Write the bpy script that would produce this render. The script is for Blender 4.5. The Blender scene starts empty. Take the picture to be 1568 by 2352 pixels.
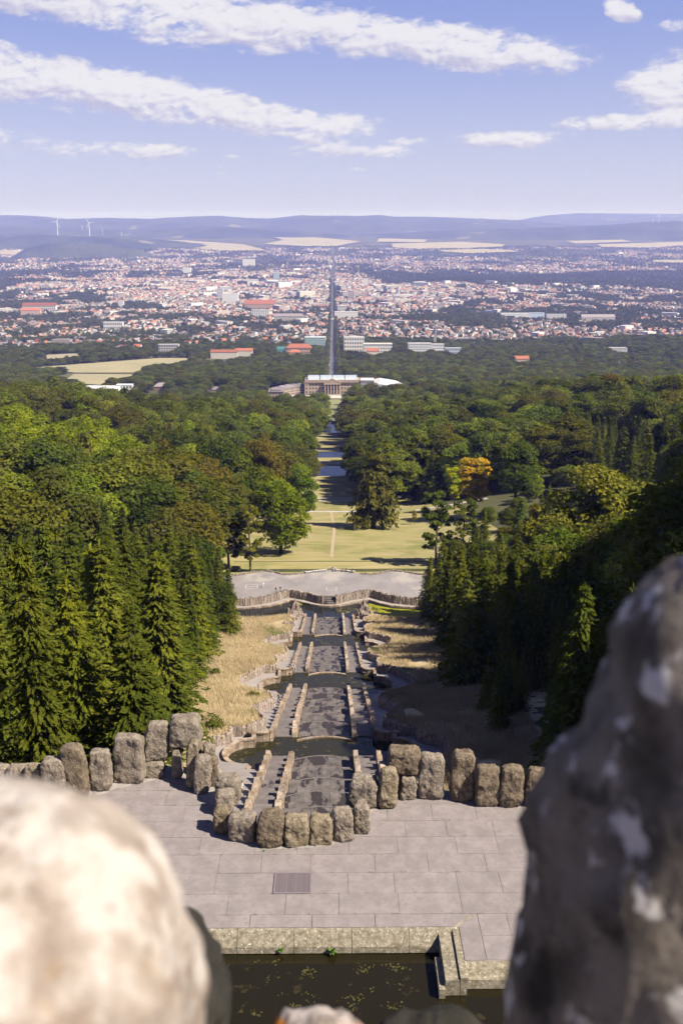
import bpy, bmesh, math, random
import re as regex
import numpy as np
from mathutils import Vector, Matrix, noise as mn

R = math.radians
S = bpy.context.scene
COL = S.collection
random.seed(7)
rng = np.random.default_rng(7)

# ---------------------------------------------------------------- camera
CAM = np.array([1.25, 0.0, 33.0]); PITCH = R(16.2); YAW = R(0.476); FPX = 2287.0
cd = bpy.data.cameras.new('camera'); cam = bpy.data.objects.new('camera', cd); COL.objects.link(cam)
cd.sensor_fit = 'HORIZONTAL'; cd.sensor_width = 24.0; cd.lens = 35.0
cd.clip_start = 0.05; cd.clip_end = 90000
cd.dof.use_dof = True; cd.dof.focus_distance = 140.0; cd.dof.aperture_fstop = 2.8
cam.location = CAM; cam.rotation_euler = (R(90) - PITCH, 0, -YAW)
S.camera = cam

# ---------------------------------------------------------------- node helper
ALB = .74      # overall reflectance of the painted and mineral colours below
wt = None
class V:
    """socket wrapper: arithmetic builds math nodes"""
    def __init__(s, nt, sock): s.nt = nt; s.k = sock
    def _m(s, op, *a):
        n = s.nt.nodes.new('ShaderNodeMath'); n.operation = op
        for i, x in enumerate((s,) + a):
            if isinstance(x, V): s.nt.links.new(x.k, n.inputs[i])
            else: n.inputs[i].default_value = x
        return V(s.nt, n.outputs[0])
    def __add__(s, o): return s._m('ADD', o)
    def __sub__(s, o): return s._m('SUBTRACT', o)
    def __mul__(s, o): return s._m('MULTIPLY', o)
    def __truediv__(s, o): return s._m('DIVIDE', o)
    def max(s, o): return s._m('MAXIMUM', o)
    def min(s, o): return s._m('MINIMUM', o)
    def f(s, op, *a): return s._m(op, *a)
    def smooth(s, a, b, to0=0.0, to1=1.0):
        n = s.nt.nodes.new('ShaderNodeMapRange'); n.interpolation_type = 'SMOOTHSTEP'
        s.nt.links.new(s.k, n.inputs[0])
        for i, x in ((1, a), (2, b), (3, to0), (4, to1)): n.inputs[i].default_value = x
        return V(s.nt, n.outputs[0])
def nd(nt, t, **kw):
    n = nt.nodes.new(t)
    for k, v in kw.items():
        if k.startswith('i_'): n.inputs[int(k[2:])].default_value = v
        else: setattr(n, k, v)
    return n
def mixc(nt, fac, a, b, mode='MIX'):
    n = nt.nodes.new('ShaderNodeMix'); n.data_type = 'RGBA'; n.blend_type = mode
    for idx, x in ((0, fac), (6, a), (7, b)):
        if isinstance(x, V): nt.links.new(x.k, n.inputs[idx])
        elif isinstance(x, bpy.types.NodeSocket): nt.links.new(x, n.inputs[idx])
        elif idx == 0: n.inputs[0].default_value = x
        else: n.inputs[idx].default_value = (*[c * (ALB if nt is not wt and mode == 'MIX' else 1) for c in x[:3]], 1)
    return n.outputs[2]

# ---------------------------------------------------------------- sun and sky
SUN_EL = R(48); SUN_DIR = Vector((0.89 * math.cos(SUN_EL), -0.456 * math.cos(SUN_EL), math.sin(SUN_EL))).normalized()
sl = bpy.data.lights.new('sun', 'SUN'); sl.energy = 5.0; sl.angle = R(0.53); sl.color = (1.0, 0.92, 0.80)
so = bpy.data.objects.new('sun', sl); COL.objects.link(so)
so.rotation_euler = SUN_DIR.to_track_quat('Z', 'Y').to_euler(); so.location = (60, -40, 120)

W = bpy.data.worlds.new('World'); S.world = W; W.use_nodes = True
wt = W.node_tree; wt.nodes.clear()
sky = nd(wt, 'ShaderNodeTexSky', sky_type='NISHITA', sun_disc=False)
sky.sun_elevation = SUN_EL; sky.sun_rotation = math.atan2(SUN_DIR.x, SUN_DIR.y)
sky.altitude = 500; sky.air_density = 1.0; sky.dust_density = 1.2; sky.ozone_density = 2.5
tc = nd(wt, 'ShaderNodeTexCoord')
sp = nd(wt, 'ShaderNodeSeparateXYZ'); wt.links.new(tc.outputs['Generated'], sp.inputs[0])
dx, dy, dz = (V(wt, sp.outputs[i]) for i in range(3))
AZ = dx.f('ARCTAN2', dy) * (180 / math.pi)                       # degrees right of the avenue
EL = dz.f('ARCSINE') * (180 / math.pi)
cmb = nd(wt, 'ShaderNodeCombineXYZ'); wt.links.new((AZ * 0.46).k, cmb.inputs[0]); wt.links.new((EL * 0.95).k, cmb.inputs[1])
def wnoise(vec, scale, detail, rough, off=(0, 0, 0), dist=0.0):
    mp = nd(wt, 'ShaderNodeMapping'); wt.links.new(vec, mp.inputs[0]); mp.inputs[1].default_value = off
    n = nd(wt, 'ShaderNodeTexNoise'); wt.links.new(mp.outputs[0], n.inputs['Vector'])
    n.inputs['Scale'].default_value = scale; n.inputs['Detail'].default_value = detail
    n.inputs['Roughness'].default_value = rough; n.inputs['Distortion'].default_value = dist
    return V(wt, n.outputs[0])
def az_el(x, y):
    u = (x - 784) / FPX; v = -(y - 1176) / FPX
    e = math.degrees(math.atan(v)) - 16.2
    return math.degrees(math.atan(u / math.cos(math.atan(v)))) / math.cos(R(e)) * 1.0 + 0.476, e
CL = [(210, 5, 520, 42, 0.02, 1), (640, 62, 330, 44, .03, 1), (950, 100, 290, 42, .11, 1), (1110, 122, 150, 26, .16, 1),
      (40, 185, 330, 48, .05, 1), (330, 215, 330, 46, .13, 1), (560, 255, 260, 36, .2, 1), (760, 282, 110, 26, .05, .9),
      (60, 120, 110, 24, .1, .8), (1490, 205, 150, 62, -.1, 1), (1420, 285, 200, 17, -.02, .95), (1300, 40, 34, 20, .3, .9),
      (1412, 80, 44, 12, .05, .6), (1130, 322, 120, 18, -.02, .85), (930, 325, 50, 10, 0, .7), (820, 345, 150, 13, 0, .75),
      (330, 348, 190, 17, 0, .66), (60, 330, 150, 30, .05, .62), (370, 352, 30, 9, 0, .6), (563, 361, 20, 7, .1, .7), (820, 390, 28, 6, 0, .5), (540, 398, 20, 5, 0, .5), (480, 385, 200, 9, 0, .3)]
field = None; shade = None
for (x, y, rx, ry, tl, amt) in CL:
    a0, e0 = az_el(x, y); ra = rx * 0.0238; re = ry * 0.0238
    da = (AZ - a0); de = EL - e0 + da * tl
    q = (da / ra).f('POWER', 2.0) if False else (da / ra) * (da / ra)
    e2 = de / re
    r = q + (e2 * e2)
    fld = r.smooth(0.0, 2.3, amt, 0.0)
    field = fld if field is None else field.max(fld)
    sh = fld * (e2.smooth(-1.0, 0.5))
    shade = sh if shade is None else shade.max(sh)
n1 = wnoise(cmb.outputs[0], 1.0, 6, .6, dist=.35); n2 = wnoise(cmb.outputs[0], 1.0, 5, .6, (.10, .20, 0), .35)
n3 = wnoise(cmb.outputs[0], 3.6, 4, .62, (5, 2, 0))
far_cl = wnoise(cmb.outputs[0], 0.16, 3, .5, (3.1, 7.7, 0))       # broken cloud all round the sky away from the view
away = AZ.f('ABSOLUTE').smooth(24, 40) * EL.smooth(1, 4)
field = field.max(far_cl.smooth(.52, .7, 0, .9) * away * EL.smooth(45, 25))
dens = field + (n1 - 0.5) * 2.3 + (n3 - .5) * 1.0 - 0.34
alpha = dens.smooth(-0.14, 0.58) * field.smooth(0.02, 0.3)
lit = ((n1 - n2) * 2.6 + shade * .75 + .30 + (n3 - .5) * .5).smooth(0, 1)
hz = EL.smooth(0.0, 13.0)
skyc = mixc(wt, 1.0, sky.outputs[0], (1.12, 0.98, 1.22), 'MULTIPLY')
skyc = mixc(wt, 0.8, skyc, mixc(wt, EL.smooth(12, 50), mixc(wt, hz, (5.9, 6.1, 7.8), (2.5, 3.3, 7.0)), (.55, .85, 2.6)))
cloudc = mixc(wt, lit, (5.0, 4.9, 6.6), (8.3, 8.1, 8.4))
fin = mixc(wt, alpha * .93, skyc, cloudc)
bg = nd(wt, 'ShaderNodeBackground'); wt.links.new(fin, bg.inputs[0]); bg.inputs[1].default_value = 0.051
wo = nd(wt, 'ShaderNodeOutputWorld'); wt.links.new(bg.outputs[0], wo.inputs[0])
W.cycles.sampling_method = 'MANUAL'; W.cycles.sample_map_resolution = 512

S.view_settings.view_transform = 'Standard'; S.view_settings.look = 'None'
S.view_settings.exposure = 1.05; S.view_settings.gamma = 1.0; S.view_settings.use_curve_mapping = False
S.render.engine = 'CYCLES'
cy = S.cycles; cy.max_bounces = 3; cy.diffuse_bounces = 1; cy.glossy_bounces = 2; cy.transmission_bounces = 2
cy.transparent_max_bounces = 4; cy.volume_bounces = 0; cy.use_denoising = True; cy.caustics_reflective = False; cy.caustics_refractive = False
cy.sample_clamp_indirect = 4.0; cy.use_light_tree = False; cy.use_adaptive_sampling = True; cy.adaptive_threshold = .02

# ---------------------------------------------------------------- measuring: pixel of the 1568-wide photograph -> point of the place
fw = np.array([math.sin(YAW) * math.cos(PITCH), math.cos(YAW) * math.cos(PITCH), -math.sin(PITCH)])
rt = np.array([math.cos(YAW), -math.sin(YAW), 0.0]); up_ = np.cross(rt, fw)
def ray(x, y): return fw + (x - 784) / FPX * rt - (y - 1176) / FPX * up_
def atz(x, y, z): d = ray(x, y); return CAM + d * ((z - CAM[2]) / d[2])
def atY(x, y, Y): d = ray(x, y); return CAM + d * (Y / d[1])
def proj(P):
    q = np.asarray(P, float) - CAM; w = q @ fw
    return 784 + FPX * (q @ rt) / w, 1176 - FPX * (q @ up_) / w, w

# ---------------------------------------------------------------- shape of the land
PR = [(-400, -14), (30, -12), (56, -12.2), (62, -13), (70, -15), (106, -28.8), (113, -29.2), (160, -46.3), (169.5, -47), (211, -60.8),
      (221, -61.5), (253, -70.6), (266, -70.8), (268, -69.3), (289, -69.3), (300, -70.5), (420, -90), (612, -121), (641, -121), (694, -128), (713, -128),
      (800, -140), (995, -172), (1053, -172), (1385, -204), (1480, -204), (1560, -211), (1900, -240), (3000, -293), (4750, -337), (7150, -343),
      (10200, -343), (13600, -232), (16000, -170), (60000, -170)]
PRy = np.array([a for a, b in PR], float); PRz = np.array([b for a, b in PR], float)
def zc(Y): return np.interp(Y, PRy, PRz)
def vnoise(x, y, s):
    x = np.asarray(x, float); y = np.asarray(y, float)
    xi = np.floor(x).astype(np.int64); yi = np.floor(y).astype(np.int64); fx = x - xi; fy = y - yi
    def h(a, b):
        n = (a * 374761393 + b * 668265263 + s * 982451653) & 0x7fffffff
        n = ((n ^ (n >> 13)) * 1274126177) & 0x7fffffff
        return ((n ^ (n >> 16)) & 0xffff) / 65535.0
    fx = fx * fx * (3 - 2 * fx); fy = fy * fy * (3 - 2 * fy)
    return (h(xi, yi) * (1 - fx) + h(xi + 1, yi) * fx) * (1 - fy) + (h(xi, yi + 1) * (1 - fx) + h(xi + 1, yi + 1) * fx) * fy
def ground(X, Y):
    X = np.asarray(X, float); Y = np.asarray(Y, float)
    a = np.abs(X)
    s = np.where(X > 0, np.interp(Y, [0, 60, 150, 300, 600, 1000, 1500, 2000], [.2, .3, .45, .9, .9, .45, .12, 0]), np.interp(Y, [0, 60, 150, 300, 600, 850, 1100, 2000], [.2, .3, .45, .9, .85, .4, .0, 0]))
    h = np.interp(Y, [0, 60, 240, 262, 300, 520, 640, 1060, 1400, 1500], [16, 20, 22, 38, 40, 34, 22, 26, 120, 200])
    rise = 0.2 * np.clip(a - h, 0, 170) * s
    tr = np.clip((X - 42) / 24, 0, 1); rise = rise + tr * tr * (3 - 2 * tr) * np.interp(Y, [-50, 30, 60, 100, 130, 160, 200, 240], [0, 10, 20, 31, 27, 14, 3, 0])
    casc = np.where((Y > 58) & (Y < 266), 1.1 + .06 * np.clip(a - 9, 0, 15), 0)
    und = np.where(Y > 1600, (vnoise(X / 420, Y / 520, 3) - .5) * np.interp(Y, [1600, 2600, 9000, 11000], [0, 26, 26, 10]) * np.clip(np.abs(X) / 300, 0, 1), 0)
    return zc(Y) + rise + casc + und
def onground(x, y, off=0.0, lo=20.0, hi=16000.0):
    d = ray(x, y)
    Y = np.geomspace(lo, hi, 1500); P = CAM[None] + d[None] * (Y / d[1])[:, None]
    below = P[:, 2] < ground(P[:, 0], P[:, 1]) + off
    i = int(np.argmax(below)) if below.any() else len(Y) - 1
    a, b = Y[max(i - 1, 0)], Y[i]
    for _ in range(30):
        m = (a + b) / 2; q = CAM + d * (m / d[1])
        if q[2] < ground(q[0], q[1]) + off: b = m
        else: a = m
    return CAM + d * (b / d[1])

# ---------------------------------------------------------------- materials
MATS = {}
def mat(name, base, rough=.85, var=None, scale=3.0, bump=0.0, bscale=20.0, spec=.3, coord='Object', detail=5, objcol=False, objrand=0.0, extra=None):
    """noise-mottled surface; var = second colour"""
    m = bpy.data.materials.new(name); m.use_nodes = True; nt = m.node_tree; b = nt.nodes['Principled BSDF']
    b.inputs['Roughness'].default_value = rough; b.inputs['Specular IOR Level'].default_value = spec
    t = nd(nt, 'ShaderNodeTexCoord') if coord == 'Object' else nd(nt, 'ShaderNodeNewGeometry')
    vec = t.outputs['Object'] if coord == 'Object' else t.outputs['Position']
    c = None
    if var is not None:
        n = nd(nt, 'ShaderNodeTexNoise'); nt.links.new(vec, n.inputs['Vector']); n.inputs['Scale'].default_value = scale
        n.inputs['Detail'].default_value = detail; n.inputs['Roughness'].default_value = .62
        f = V(nt, n.outputs[0]).smooth(.34, .66)
        c = mixc(nt, f, base, var)
    if extra: c = extra(nt, vec, c if c is not None else base)
    if objcol or objrand:
        oi = nd(nt, 'ShaderNodeObjectInfo')
        if c is None: c = mixc(nt, 0.0, base, base)
        if objcol: c = mixc(nt, 1.0, c, oi.outputs['Color'], 'MULTIPLY')
        if objrand:
            v = V(nt, oi.outputs['Random']) * (2 * objrand) + (1 - objrand)
            cc = nd(nt, 'ShaderNodeCombineColor')
            for i in range(3): nt.links.new(v.k, cc.inputs[i])
            c = mixc(nt, 1.0, c, cc.outputs[0], 'MULTIPLY')
    if c is None: b.inputs['Base Color'].default_value = (*[q * ALB for q in base], 1)
    else: nt.links.new(c, b.inputs['Base Color'])
    if bump:
        n = nd(nt, 'ShaderNodeTexNoise'); nt.links.new(vec, n.inputs['Vector']); n.inputs['Scale'].default_value = bscale
        n.inputs['Detail'].default_value = 6; n.inputs['Roughness'].default_value = .65
        bp = nd(nt, 'ShaderNodeBump'); bp.inputs['Strength'].default_value = min(1, bump); bp.inputs['Distance'].default_value = .05 if bump < 1 else .16
        nt.links.new(n.outputs[0], bp.inputs['Height']); nt.links.new(bp.outputs[0], b.inputs['Normal'])
    MATS[name] = m
    return m
def patches(col, scale, lo, hi, off=0.0, det=4, tex='NOISE', amt=1.0):
    def ex(nt, vec, c):
        mp = nd(nt, 'ShaderNodeMapping'); nt.links.new(vec, mp.inputs[0]); mp.inputs[1].default_value = (off, off * .7, off * 1.3)
        if tex == 'NOISE':
            n = nd(nt, 'ShaderNodeTexNoise'); n.inputs['Detail'].default_value = det; n.inputs['Roughness'].default_value = .6
            out = n.outputs[0]
        else:
            n = nd(nt, 'ShaderNodeTexVoronoi'); out = n.outputs['Distance']
        n.inputs['Scale'].default_value = scale; nt.links.new(mp.outputs[0], n.inputs['Vector'])
        return mixc(nt, V(nt, out).smooth(lo, hi, 0, amt), c, col)
    return ex
def chain(*fs):
    def ex(nt, vec, c):
        for f in fs: c = f(nt, vec, c)
        return c
    return ex
def leaf_mat(name, a, b, trans=.35, nscale=.25, rnd=.22, hue=None):
    m = bpy.data.materials.new(name); m.use_nodes = True; nt = m.node_tree; nt.nodes.clear()
    oi = nd(nt, 'ShaderNodeObjectInfo'); g = nd(nt, 'ShaderNodeNewGeometry')
    n = nd(nt, 'ShaderNodeTexNoise'); nt.links.new(g.outputs['Position'], n.inputs['Vector']); n.inputs['Scale'].default_value = nscale
    n.inputs['Detail'].default_value = 4
    f = V(nt, n.outputs[0]).smooth(.35, .65)
    c = mixc(nt, f, a, b)
    isl = V(nt, g.outputs['Random Per Island']) * .5 + .75
    v = (V(nt, oi.outputs['Random']) * (2 * rnd) + (1 - rnd)) * isl
    cc = nd(nt, 'ShaderNodeCombineColor')
    for i in range(3): nt.links.new(v.k, cc.inputs[i])
    c = mixc(nt, 1.0, c, cc.outputs[0], 'MULTIPLY')
    if hue is not None:
        w = nd(nt, 'ShaderNodeTexWhiteNoise', noise_dimensions='1D'); nt.links.new((V(nt, oi.outputs['Random']) * 97.0).k, w.inputs['W'])
        c = mixc(nt, V(nt, w.outputs[0]).smooth(.55, 1.0, 0, .8), c, hue)
    c = mixc(nt, 1.0, c, oi.outputs['Color'], 'MULTIPLY')
    d = nd(nt, 'ShaderNodeBsdfDiffuse'); t = nd(nt, 'ShaderNodeBsdfTranslucent'); mx = nd(nt, 'ShaderNodeMixShader')
    nt.links.new(c, d.inputs[0]); nt.links.new(mixc(nt, 1.0, c, (1.1, 1.2, .6), 'MULTIPLY'), t.inputs[0])
    mx.inputs[0].default_value = trans; nt.links.new(d.outputs[0], mx.inputs[1]); nt.links.new(t.outputs[0], mx.inputs[2])
    o = nd(nt, 'ShaderNodeOutputMaterial'); nt.links.new(mx.outputs[0], o.inputs[0]); MATS[name] = m
    return m
leaf_mat('spruce_needles', (.158, .168, .020), (.082, .100, .014), .22, .12, .2)
leaf_mat('broad_leaves', (.178, .190, .028), (.090, .116, .019), .35, .10, .42, hue=(.135, .115, .025))
leaf_mat('city_leaves', (.165, .180, .060), (.100, .125, .045), .3, .02, .3, hue=(.14, .115, .04))
leaf_mat('bright_leaves', (.30, .33, .022), (.18, .225, .016), .4, .15, .15)
leaf_mat('autumn_leaves', (.72, .40, .03), (.42, .34, .035), .4, .22, .1)
leaf_mat('shrub_leaves', (.16, .17, .03), (.10, .12, .02), .3, .5, .3)
mat('bark', (.085, .062, .045), .95, (.13, .105, .085), 6)
mat('pale_bark', (.46, .40, .36), .9, (.30, .24, .2), 5)
PITS = chain(patches((.045, .036, .026), 13, .22, .06, 0, tex='VORO', amt=.8), patches((.06, .048, .034), 9, .60, .70, 3, 8, amt=.7), patches((.62, .55, .45), 20, .60, .72, 7, amt=.5))
STONE = dict(rough=.95, scale=2.8, bump=1.0, bscale=9, spec=.15)
mat('boulder_grey', (.40, .335, .265), var=(.235, .188, .14), extra=chain(patches((.62, .58, .52), 7, .66, .74), PITS), **STONE)
mat('boulder_brown', (.31, .24, .165), var=(.14, .106, .072), extra=chain(patches((.60, .55, .48), 8, .68, .75, 4), PITS), **STONE)
mat('boulder_ochre', (.42, .345, .235), var=(.23, .18, .115), extra=PITS, **STONE)
mat('near_boulder', (.44, .375, .315), .9, (.25, .185, .14), 6, .5, 40, .2, extra=chain(patches((.40, .25, .10), 7, .64, .76, 3, amt=.7), patches((.58, .52, .46), 11, .46, .62, 8, 7), patches((.15, .11, .08), 13, .56, .70, 15, 7, amt=.7)))
mat('near_boulder_grey', (.225, .19, .16), .9, (.07, .058, .046), 7, .5, 40, .2, extra=chain(patches((.62, .57, .53), 11, .56, .64, 2, 6), patches((.03, .025, .02), 8, .56, .66, 6, 6, amt=.8)))  # base colour lowered to deepen the shade on the boulder's left side
mat('painted_shade_stone', (.05, .045, .038), .95, (.03, .028, .022), 7, .5, 30, .15)  # shade on these parapet stones is put into the near-black base colour
mat('sill_stone', (.46, .40, .36), .9, (.20, .16, .13), 9, .5, 30, .2, extra=patches((.46, .17, .03), 8, .56, .62, 9))
mat('paving', (.33, .285, .275), .9, (.265, .23, .222), 1.1, .5, 45, .2, coord='World', objrand=.04, extra=chain(patches((.37, .33, .31), .45, .56, .74, amt=.6), patches((.20, .175, .165), 14, .55, .68, 5, amt=.6), patches((.235, .20, .185), 3.5, .50, .66, 12, 8, amt=.55), patches((.21, .18, .165), .9, .60, .74, 9, 6, amt=.45), patches((.46, .42, .39), 22, .64, .72, 2, amt=.5)))
mat('joint', (.36, .31, .26), .95, (.24, .21, .16), 2)
mat('rim_stone', (.40, .345, .255), .95, (.20, .175, .115), 5, .8, 25, .15, coord='World', extra=chain(patches((.74, .71, .62), 9, .60, .66, 3), patches((.1, .085, .05), 18, .60, .7, 7)))
mat('wall_stone', (.47, .385, .325), .95, (.27, .215, .175), 2.5, .9, 12, .15, objrand=.2, coord='World', extra=patches((.17, .12, .085), 1.6, .55, .68, 2))
mat('coping', (.44, .365, .30), .95, (.25, .17, .105), 1.4, .7, 14, .15, objrand=.25, coord='World', extra=patches((.36, .16, .055), 1.1, .60, .66, 6, amt=.7))
mat('path_gravel', (.40, .355, .325), .95, (.335, .295, .275), .6, .2, 20, .1, coord='World')
mat('path_pale', (.62, .57, .50), .95, (.52, .47, .41), .2, coord='World')
def wetstone(name, dry, dry2, wet, thr, scale=.30):
    m = mat(name, dry, .8, dry2, 1.2, .25, 18, .3, coord='World', objrand=.10); nt = m.node_tree; b = nt.nodes['Principled BSDF']
    g = nd(nt, 'ShaderNodeNewGeometry'); mp = nd(nt, 'ShaderNodeMapping'); nt.links.new(g.outputs['Position'], mp.inputs[0]); mp.inputs[3].default_value = (1.0, .45, .05)
    n = nd(nt, 'ShaderNodeTexNoise'); nt.links.new(mp.outputs[0], n.inputs['Vector']); n.inputs['Scale'].default_value = scale; n.inputs['Detail'].default_value = 7; n.inputs['Roughness'].default_value = .62
    w = V(nt, n.outputs[0]).smooth(thr, thr + .05)
    old = b.inputs['Base Color'].links[0].from_socket
    nt.links.new(mixc(nt, w, old, wet), b.inputs['Base Color'])
    nt.links.new(w.smooth(0, 1, .8, .12).k, b.inputs['Roughness'])
    return m
wetstone('cascade_slab', (.185, .160, .150), (.105, .090, .082), (.052, .041, .033), .50, .75)
wetstone('stair_slab', (.20, .172, .162), (.15, .128, .12), (.06, .049, .043), .60)
def water(name, base, rough=.06, algae=None, thr=.5, scale=.5, bump=.04, bs=1.2):
    m = mat(name, base, rough, spec=.5, coord='World'); nt = m.node_tree; b = nt.nodes['Principled BSDF']; b.inputs['IOR'].default_value = 1.33
    g = nd(nt, 'ShaderNodeNewGeometry')
    n = nd(nt, 'ShaderNodeTexNoise'); nt.links.new(g.outputs['Position'], n.inputs['Vector']); n.inputs['Scale'].default_value = bs; n.inputs['Detail'].default_value = 3
    bp = nd(nt, 'ShaderNodeBump'); bp.inputs['Strength'].default_value = bump; bp.inputs['Distance'].default_value = .2; nt.links.new(n.outputs[0], bp.inputs['Height']); nt.links.new(bp.outputs[0], b.inputs['Normal'])
    if algae:
        n = nd(nt, 'ShaderNodeTexNoise'); nt.links.new(g.outputs['Position'], n.inputs['Vector']); n.inputs['Scale'].default_value = scale; n.inputs['Detail'].default_value = 6; n.inputs['Roughness'].default_value = .7
        w = V(nt, n.outputs[0]).smooth(thr, thr + .07)
        nt.links.new(mixc(nt, w, base, algae), b.inputs['Base Color']); nt.links.new(w.smooth(0, 1, rough, .7).k, b.inputs['Roughness'])
water('pool_water', (.030, .027, .014), .06, (.085, .07, .022), .56, .8)
water('basin_water', (.016, .013, .005), .05, (.030, .022, .006), .60, 1.2)
water('neptune_water', (.02, .022, .022), .05, (.20, .19, .008), .60, .16)
water('algae_water', (.09, .085, .008), .3, (.27, .26, .012), .40, .35)
water('pond_water', (.015, .02, .035), .04, bump=.03)
mat('algae', (.085, .075, .014), .8, (.05, .045, .01), 3)
mat('weed', (.13, .24, .03), .7, (.08, .16, .02), 9)
mat('dry_grass', (.66, .51, .30), .9, (.53, .41, .225), .22, coord='World', extra=patches((.17, .23, .05), .13, .58, .68, 3, amt=.8))
mat('dry_soil', (.50, .39, .22), .95, (.40, .31, .17), .3, coord='World', extra=patches((.17, .2, .05), .13, .56, .68, 3, amt=.7))
def lawn_extra(nt, vec, c):
    mp = nd(nt, 'ShaderNodeMapping'); nt.links.new(vec, mp.inputs[0]); mp.inputs[3].default_value = (.02, .12, .03)
    n = nd(nt, 'ShaderNodeTexNoise'); nt.links.new(mp.outputs[0], n.inputs['Vector']); n.inputs['Scale'].default_value = 2.2; n.inputs['Detail'].default_value = 3
    c = mixc(nt, V(nt, n.outputs[0]).smooth(.42, .70, 0, .75), c, (.45, .36, .19))
    c = patches((.19, .20, .06), .05, .52, .66, 4, 6, amt=.65)(nt, vec, c)
    return patches((.44, .34, .21), .11, .60, .70, 9, 6, amt=.6)(nt, vec, c)
mat('lawn', (.36, .315, .13), .95, (.29, .265, .095), .12, .4, 6, .1, coord='World', extra=lawn_extra)
mat('palace_lawn', (.20, .225, .085), .95, (.30, .28, .12), .03, coord='World')
mat('forest_floor', (.085, .085, .028), .95, (.05, .06, .02), .05, coord='World', extra=patches((.12, .11, .04), .004, .45, .6))
mat('wheat_field', (.42, .36, .25), .95, (.33, .29, .18), .004, coord='World')
mat('meadow_field', (.40, .34, .20), .95, (.33, .30, .16), .006, coord='World')
mat('soil_field', (.42, .31, .20), .95, (.48, .37, .24), .005, coord='World')
mat('asphalt', (.31, .28, .275), .9, (.255, .232, .228), .16, .3, 30, .2, coord='World', extra=patches((.40, .36, .325), .07, .52, .64, 11))
mat('road', (.13, .125, .135), .9, (.17, .16, .17), .01, coord='World')
mat('hill_forest', (.022, .034, .014), .95, (.07, .08, .034), .0016, coord='World', extra=patches((.20, .18, .11), .0013, .66, .69, 2, 2))
mat('white_paint', (.66, .62, .58), .8)
mat('bench_wood', (.70, .66, .60), .8, (.58, .53, .47), 3)
mat('grate_metal', (.20, .165, .175), .6, (.26, .21, .22), 8, spec=.5)
mat('dark_gap', (.02, .018, .014), .95)
mat('sandstone', (.52, .40, .30), .9, (.43, .33, .25), .15, coord='World')
mat('sandstone_trim', (.40, .315, .25), .9, (.33, .26, .2), .3, coord='World')
mat('window_glass', (.12, .13, .15), .2, spec=.5)
mat('glass_roof', (.55, .60, .66), .25, (.42, .47, .53), .5, spec=.5)
mat('tent_white', (.66, .64, .64), .7, (.58, .57, .58), .1)
mat('scaffold', (.44, .43, .46), .8, (.36, .36, .39), .8)
mat('turbine_white', (.86, .85, .86), .5)
mat('house_wall', (1, 1, 1), .9, objcol=True)
mat('roof_tile', (.44, .15, .075), .9, (.32, .13, .08), .3, objrand=.3)
mat('roof_grey', (.23, .20, .205), .9, (.30, .26, .26), .3, objrand=.3)
mat('tower_masonry', (.33, .29, .25), .95, (.2, .175, .15), .8, .8, 8)
def vcol_mat(name):
    m = bpy.data.materials.new(name); m.use_nodes = True; nt = m.node_tree; b = nt.nodes['Principled BSDF']; b.inputs['Roughness'].default_value = .9; b.inputs['Specular IOR Level'].default_value = .1
    a = nd(nt, 'ShaderNodeVertexColor', layer_name='col'); nt.links.new(a.outputs[0], b.inputs['Base Color']); MATS[name] = m
vcol_mat('house_paint')

# ---------------------------------------------------------------- object helpers
def link(name, data, parent=None, loc=None, rot=None, scale=None):
    o = bpy.data.objects.new(name, data); COL.objects.link(o)
    if parent is not None: o.parent = parent
    if loc is not None: o.location = loc
    if rot is not None: o.rotation_euler = rot
    if scale is not None: o.scale = scale
    return o
def tag(o, label=None, cat=None, group=None, kind=None):
    if label: o['label'] = label
    if cat: o['category'] = cat
    if group: o['group'] = group
    if kind: o['kind'] = kind
    return o
def thing(name, label, cat, loc=(0, 0, 0), rz=0.0, group=None):
    return tag(link(name, None, None, loc, (0, 0, rz)), label, cat, group)
def mesh(name, v, f, m=None, idx=None, smooth=False):
    me = bpy.data.meshes.new(name)
    v = np.asarray(v, np.float32)
    if isinstance(f, np.ndarray):
        k = f.shape[1]; n = len(f)
        me.vertices.add(len(v)); me.vertices.foreach_set('co', v.ravel())
        me.loops.add(n * k); me.loops.foreach_set('vertex_index', f.astype(np.int32).ravel())
        me.polygons.add(n); me.polygons.foreach_set('loop_start', np.arange(0, n * k, k, dtype=np.int32))
        me.update(calc_edges=True)
    else:
        me.from_pydata([tuple(map(float, p)) for p in v], [], f)
    for q in ([m] if isinstance(m, str) else (m or [])): me.materials.append(MATS[q])
    if idx is not None: me.polygons.foreach_set('material_index', np.asarray(idx, np.int32))
    if smooth: me.polygons.foreach_set('use_smooth', np.ones(len(me.polygons), bool))
    me.update()
    return me
BOXF = [(0, 1, 3, 2), (4, 6, 7, 5), (0, 4, 5, 1), (2, 3, 7, 6), (0, 2, 6, 4), (1, 5, 7, 3)]
def box(x0, x1, y0, y1, z0, z1):
    return [(x, y, z) for x in (x0, x1) for y in (y0, y1) for z in (z0, z1)], BOXF
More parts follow.
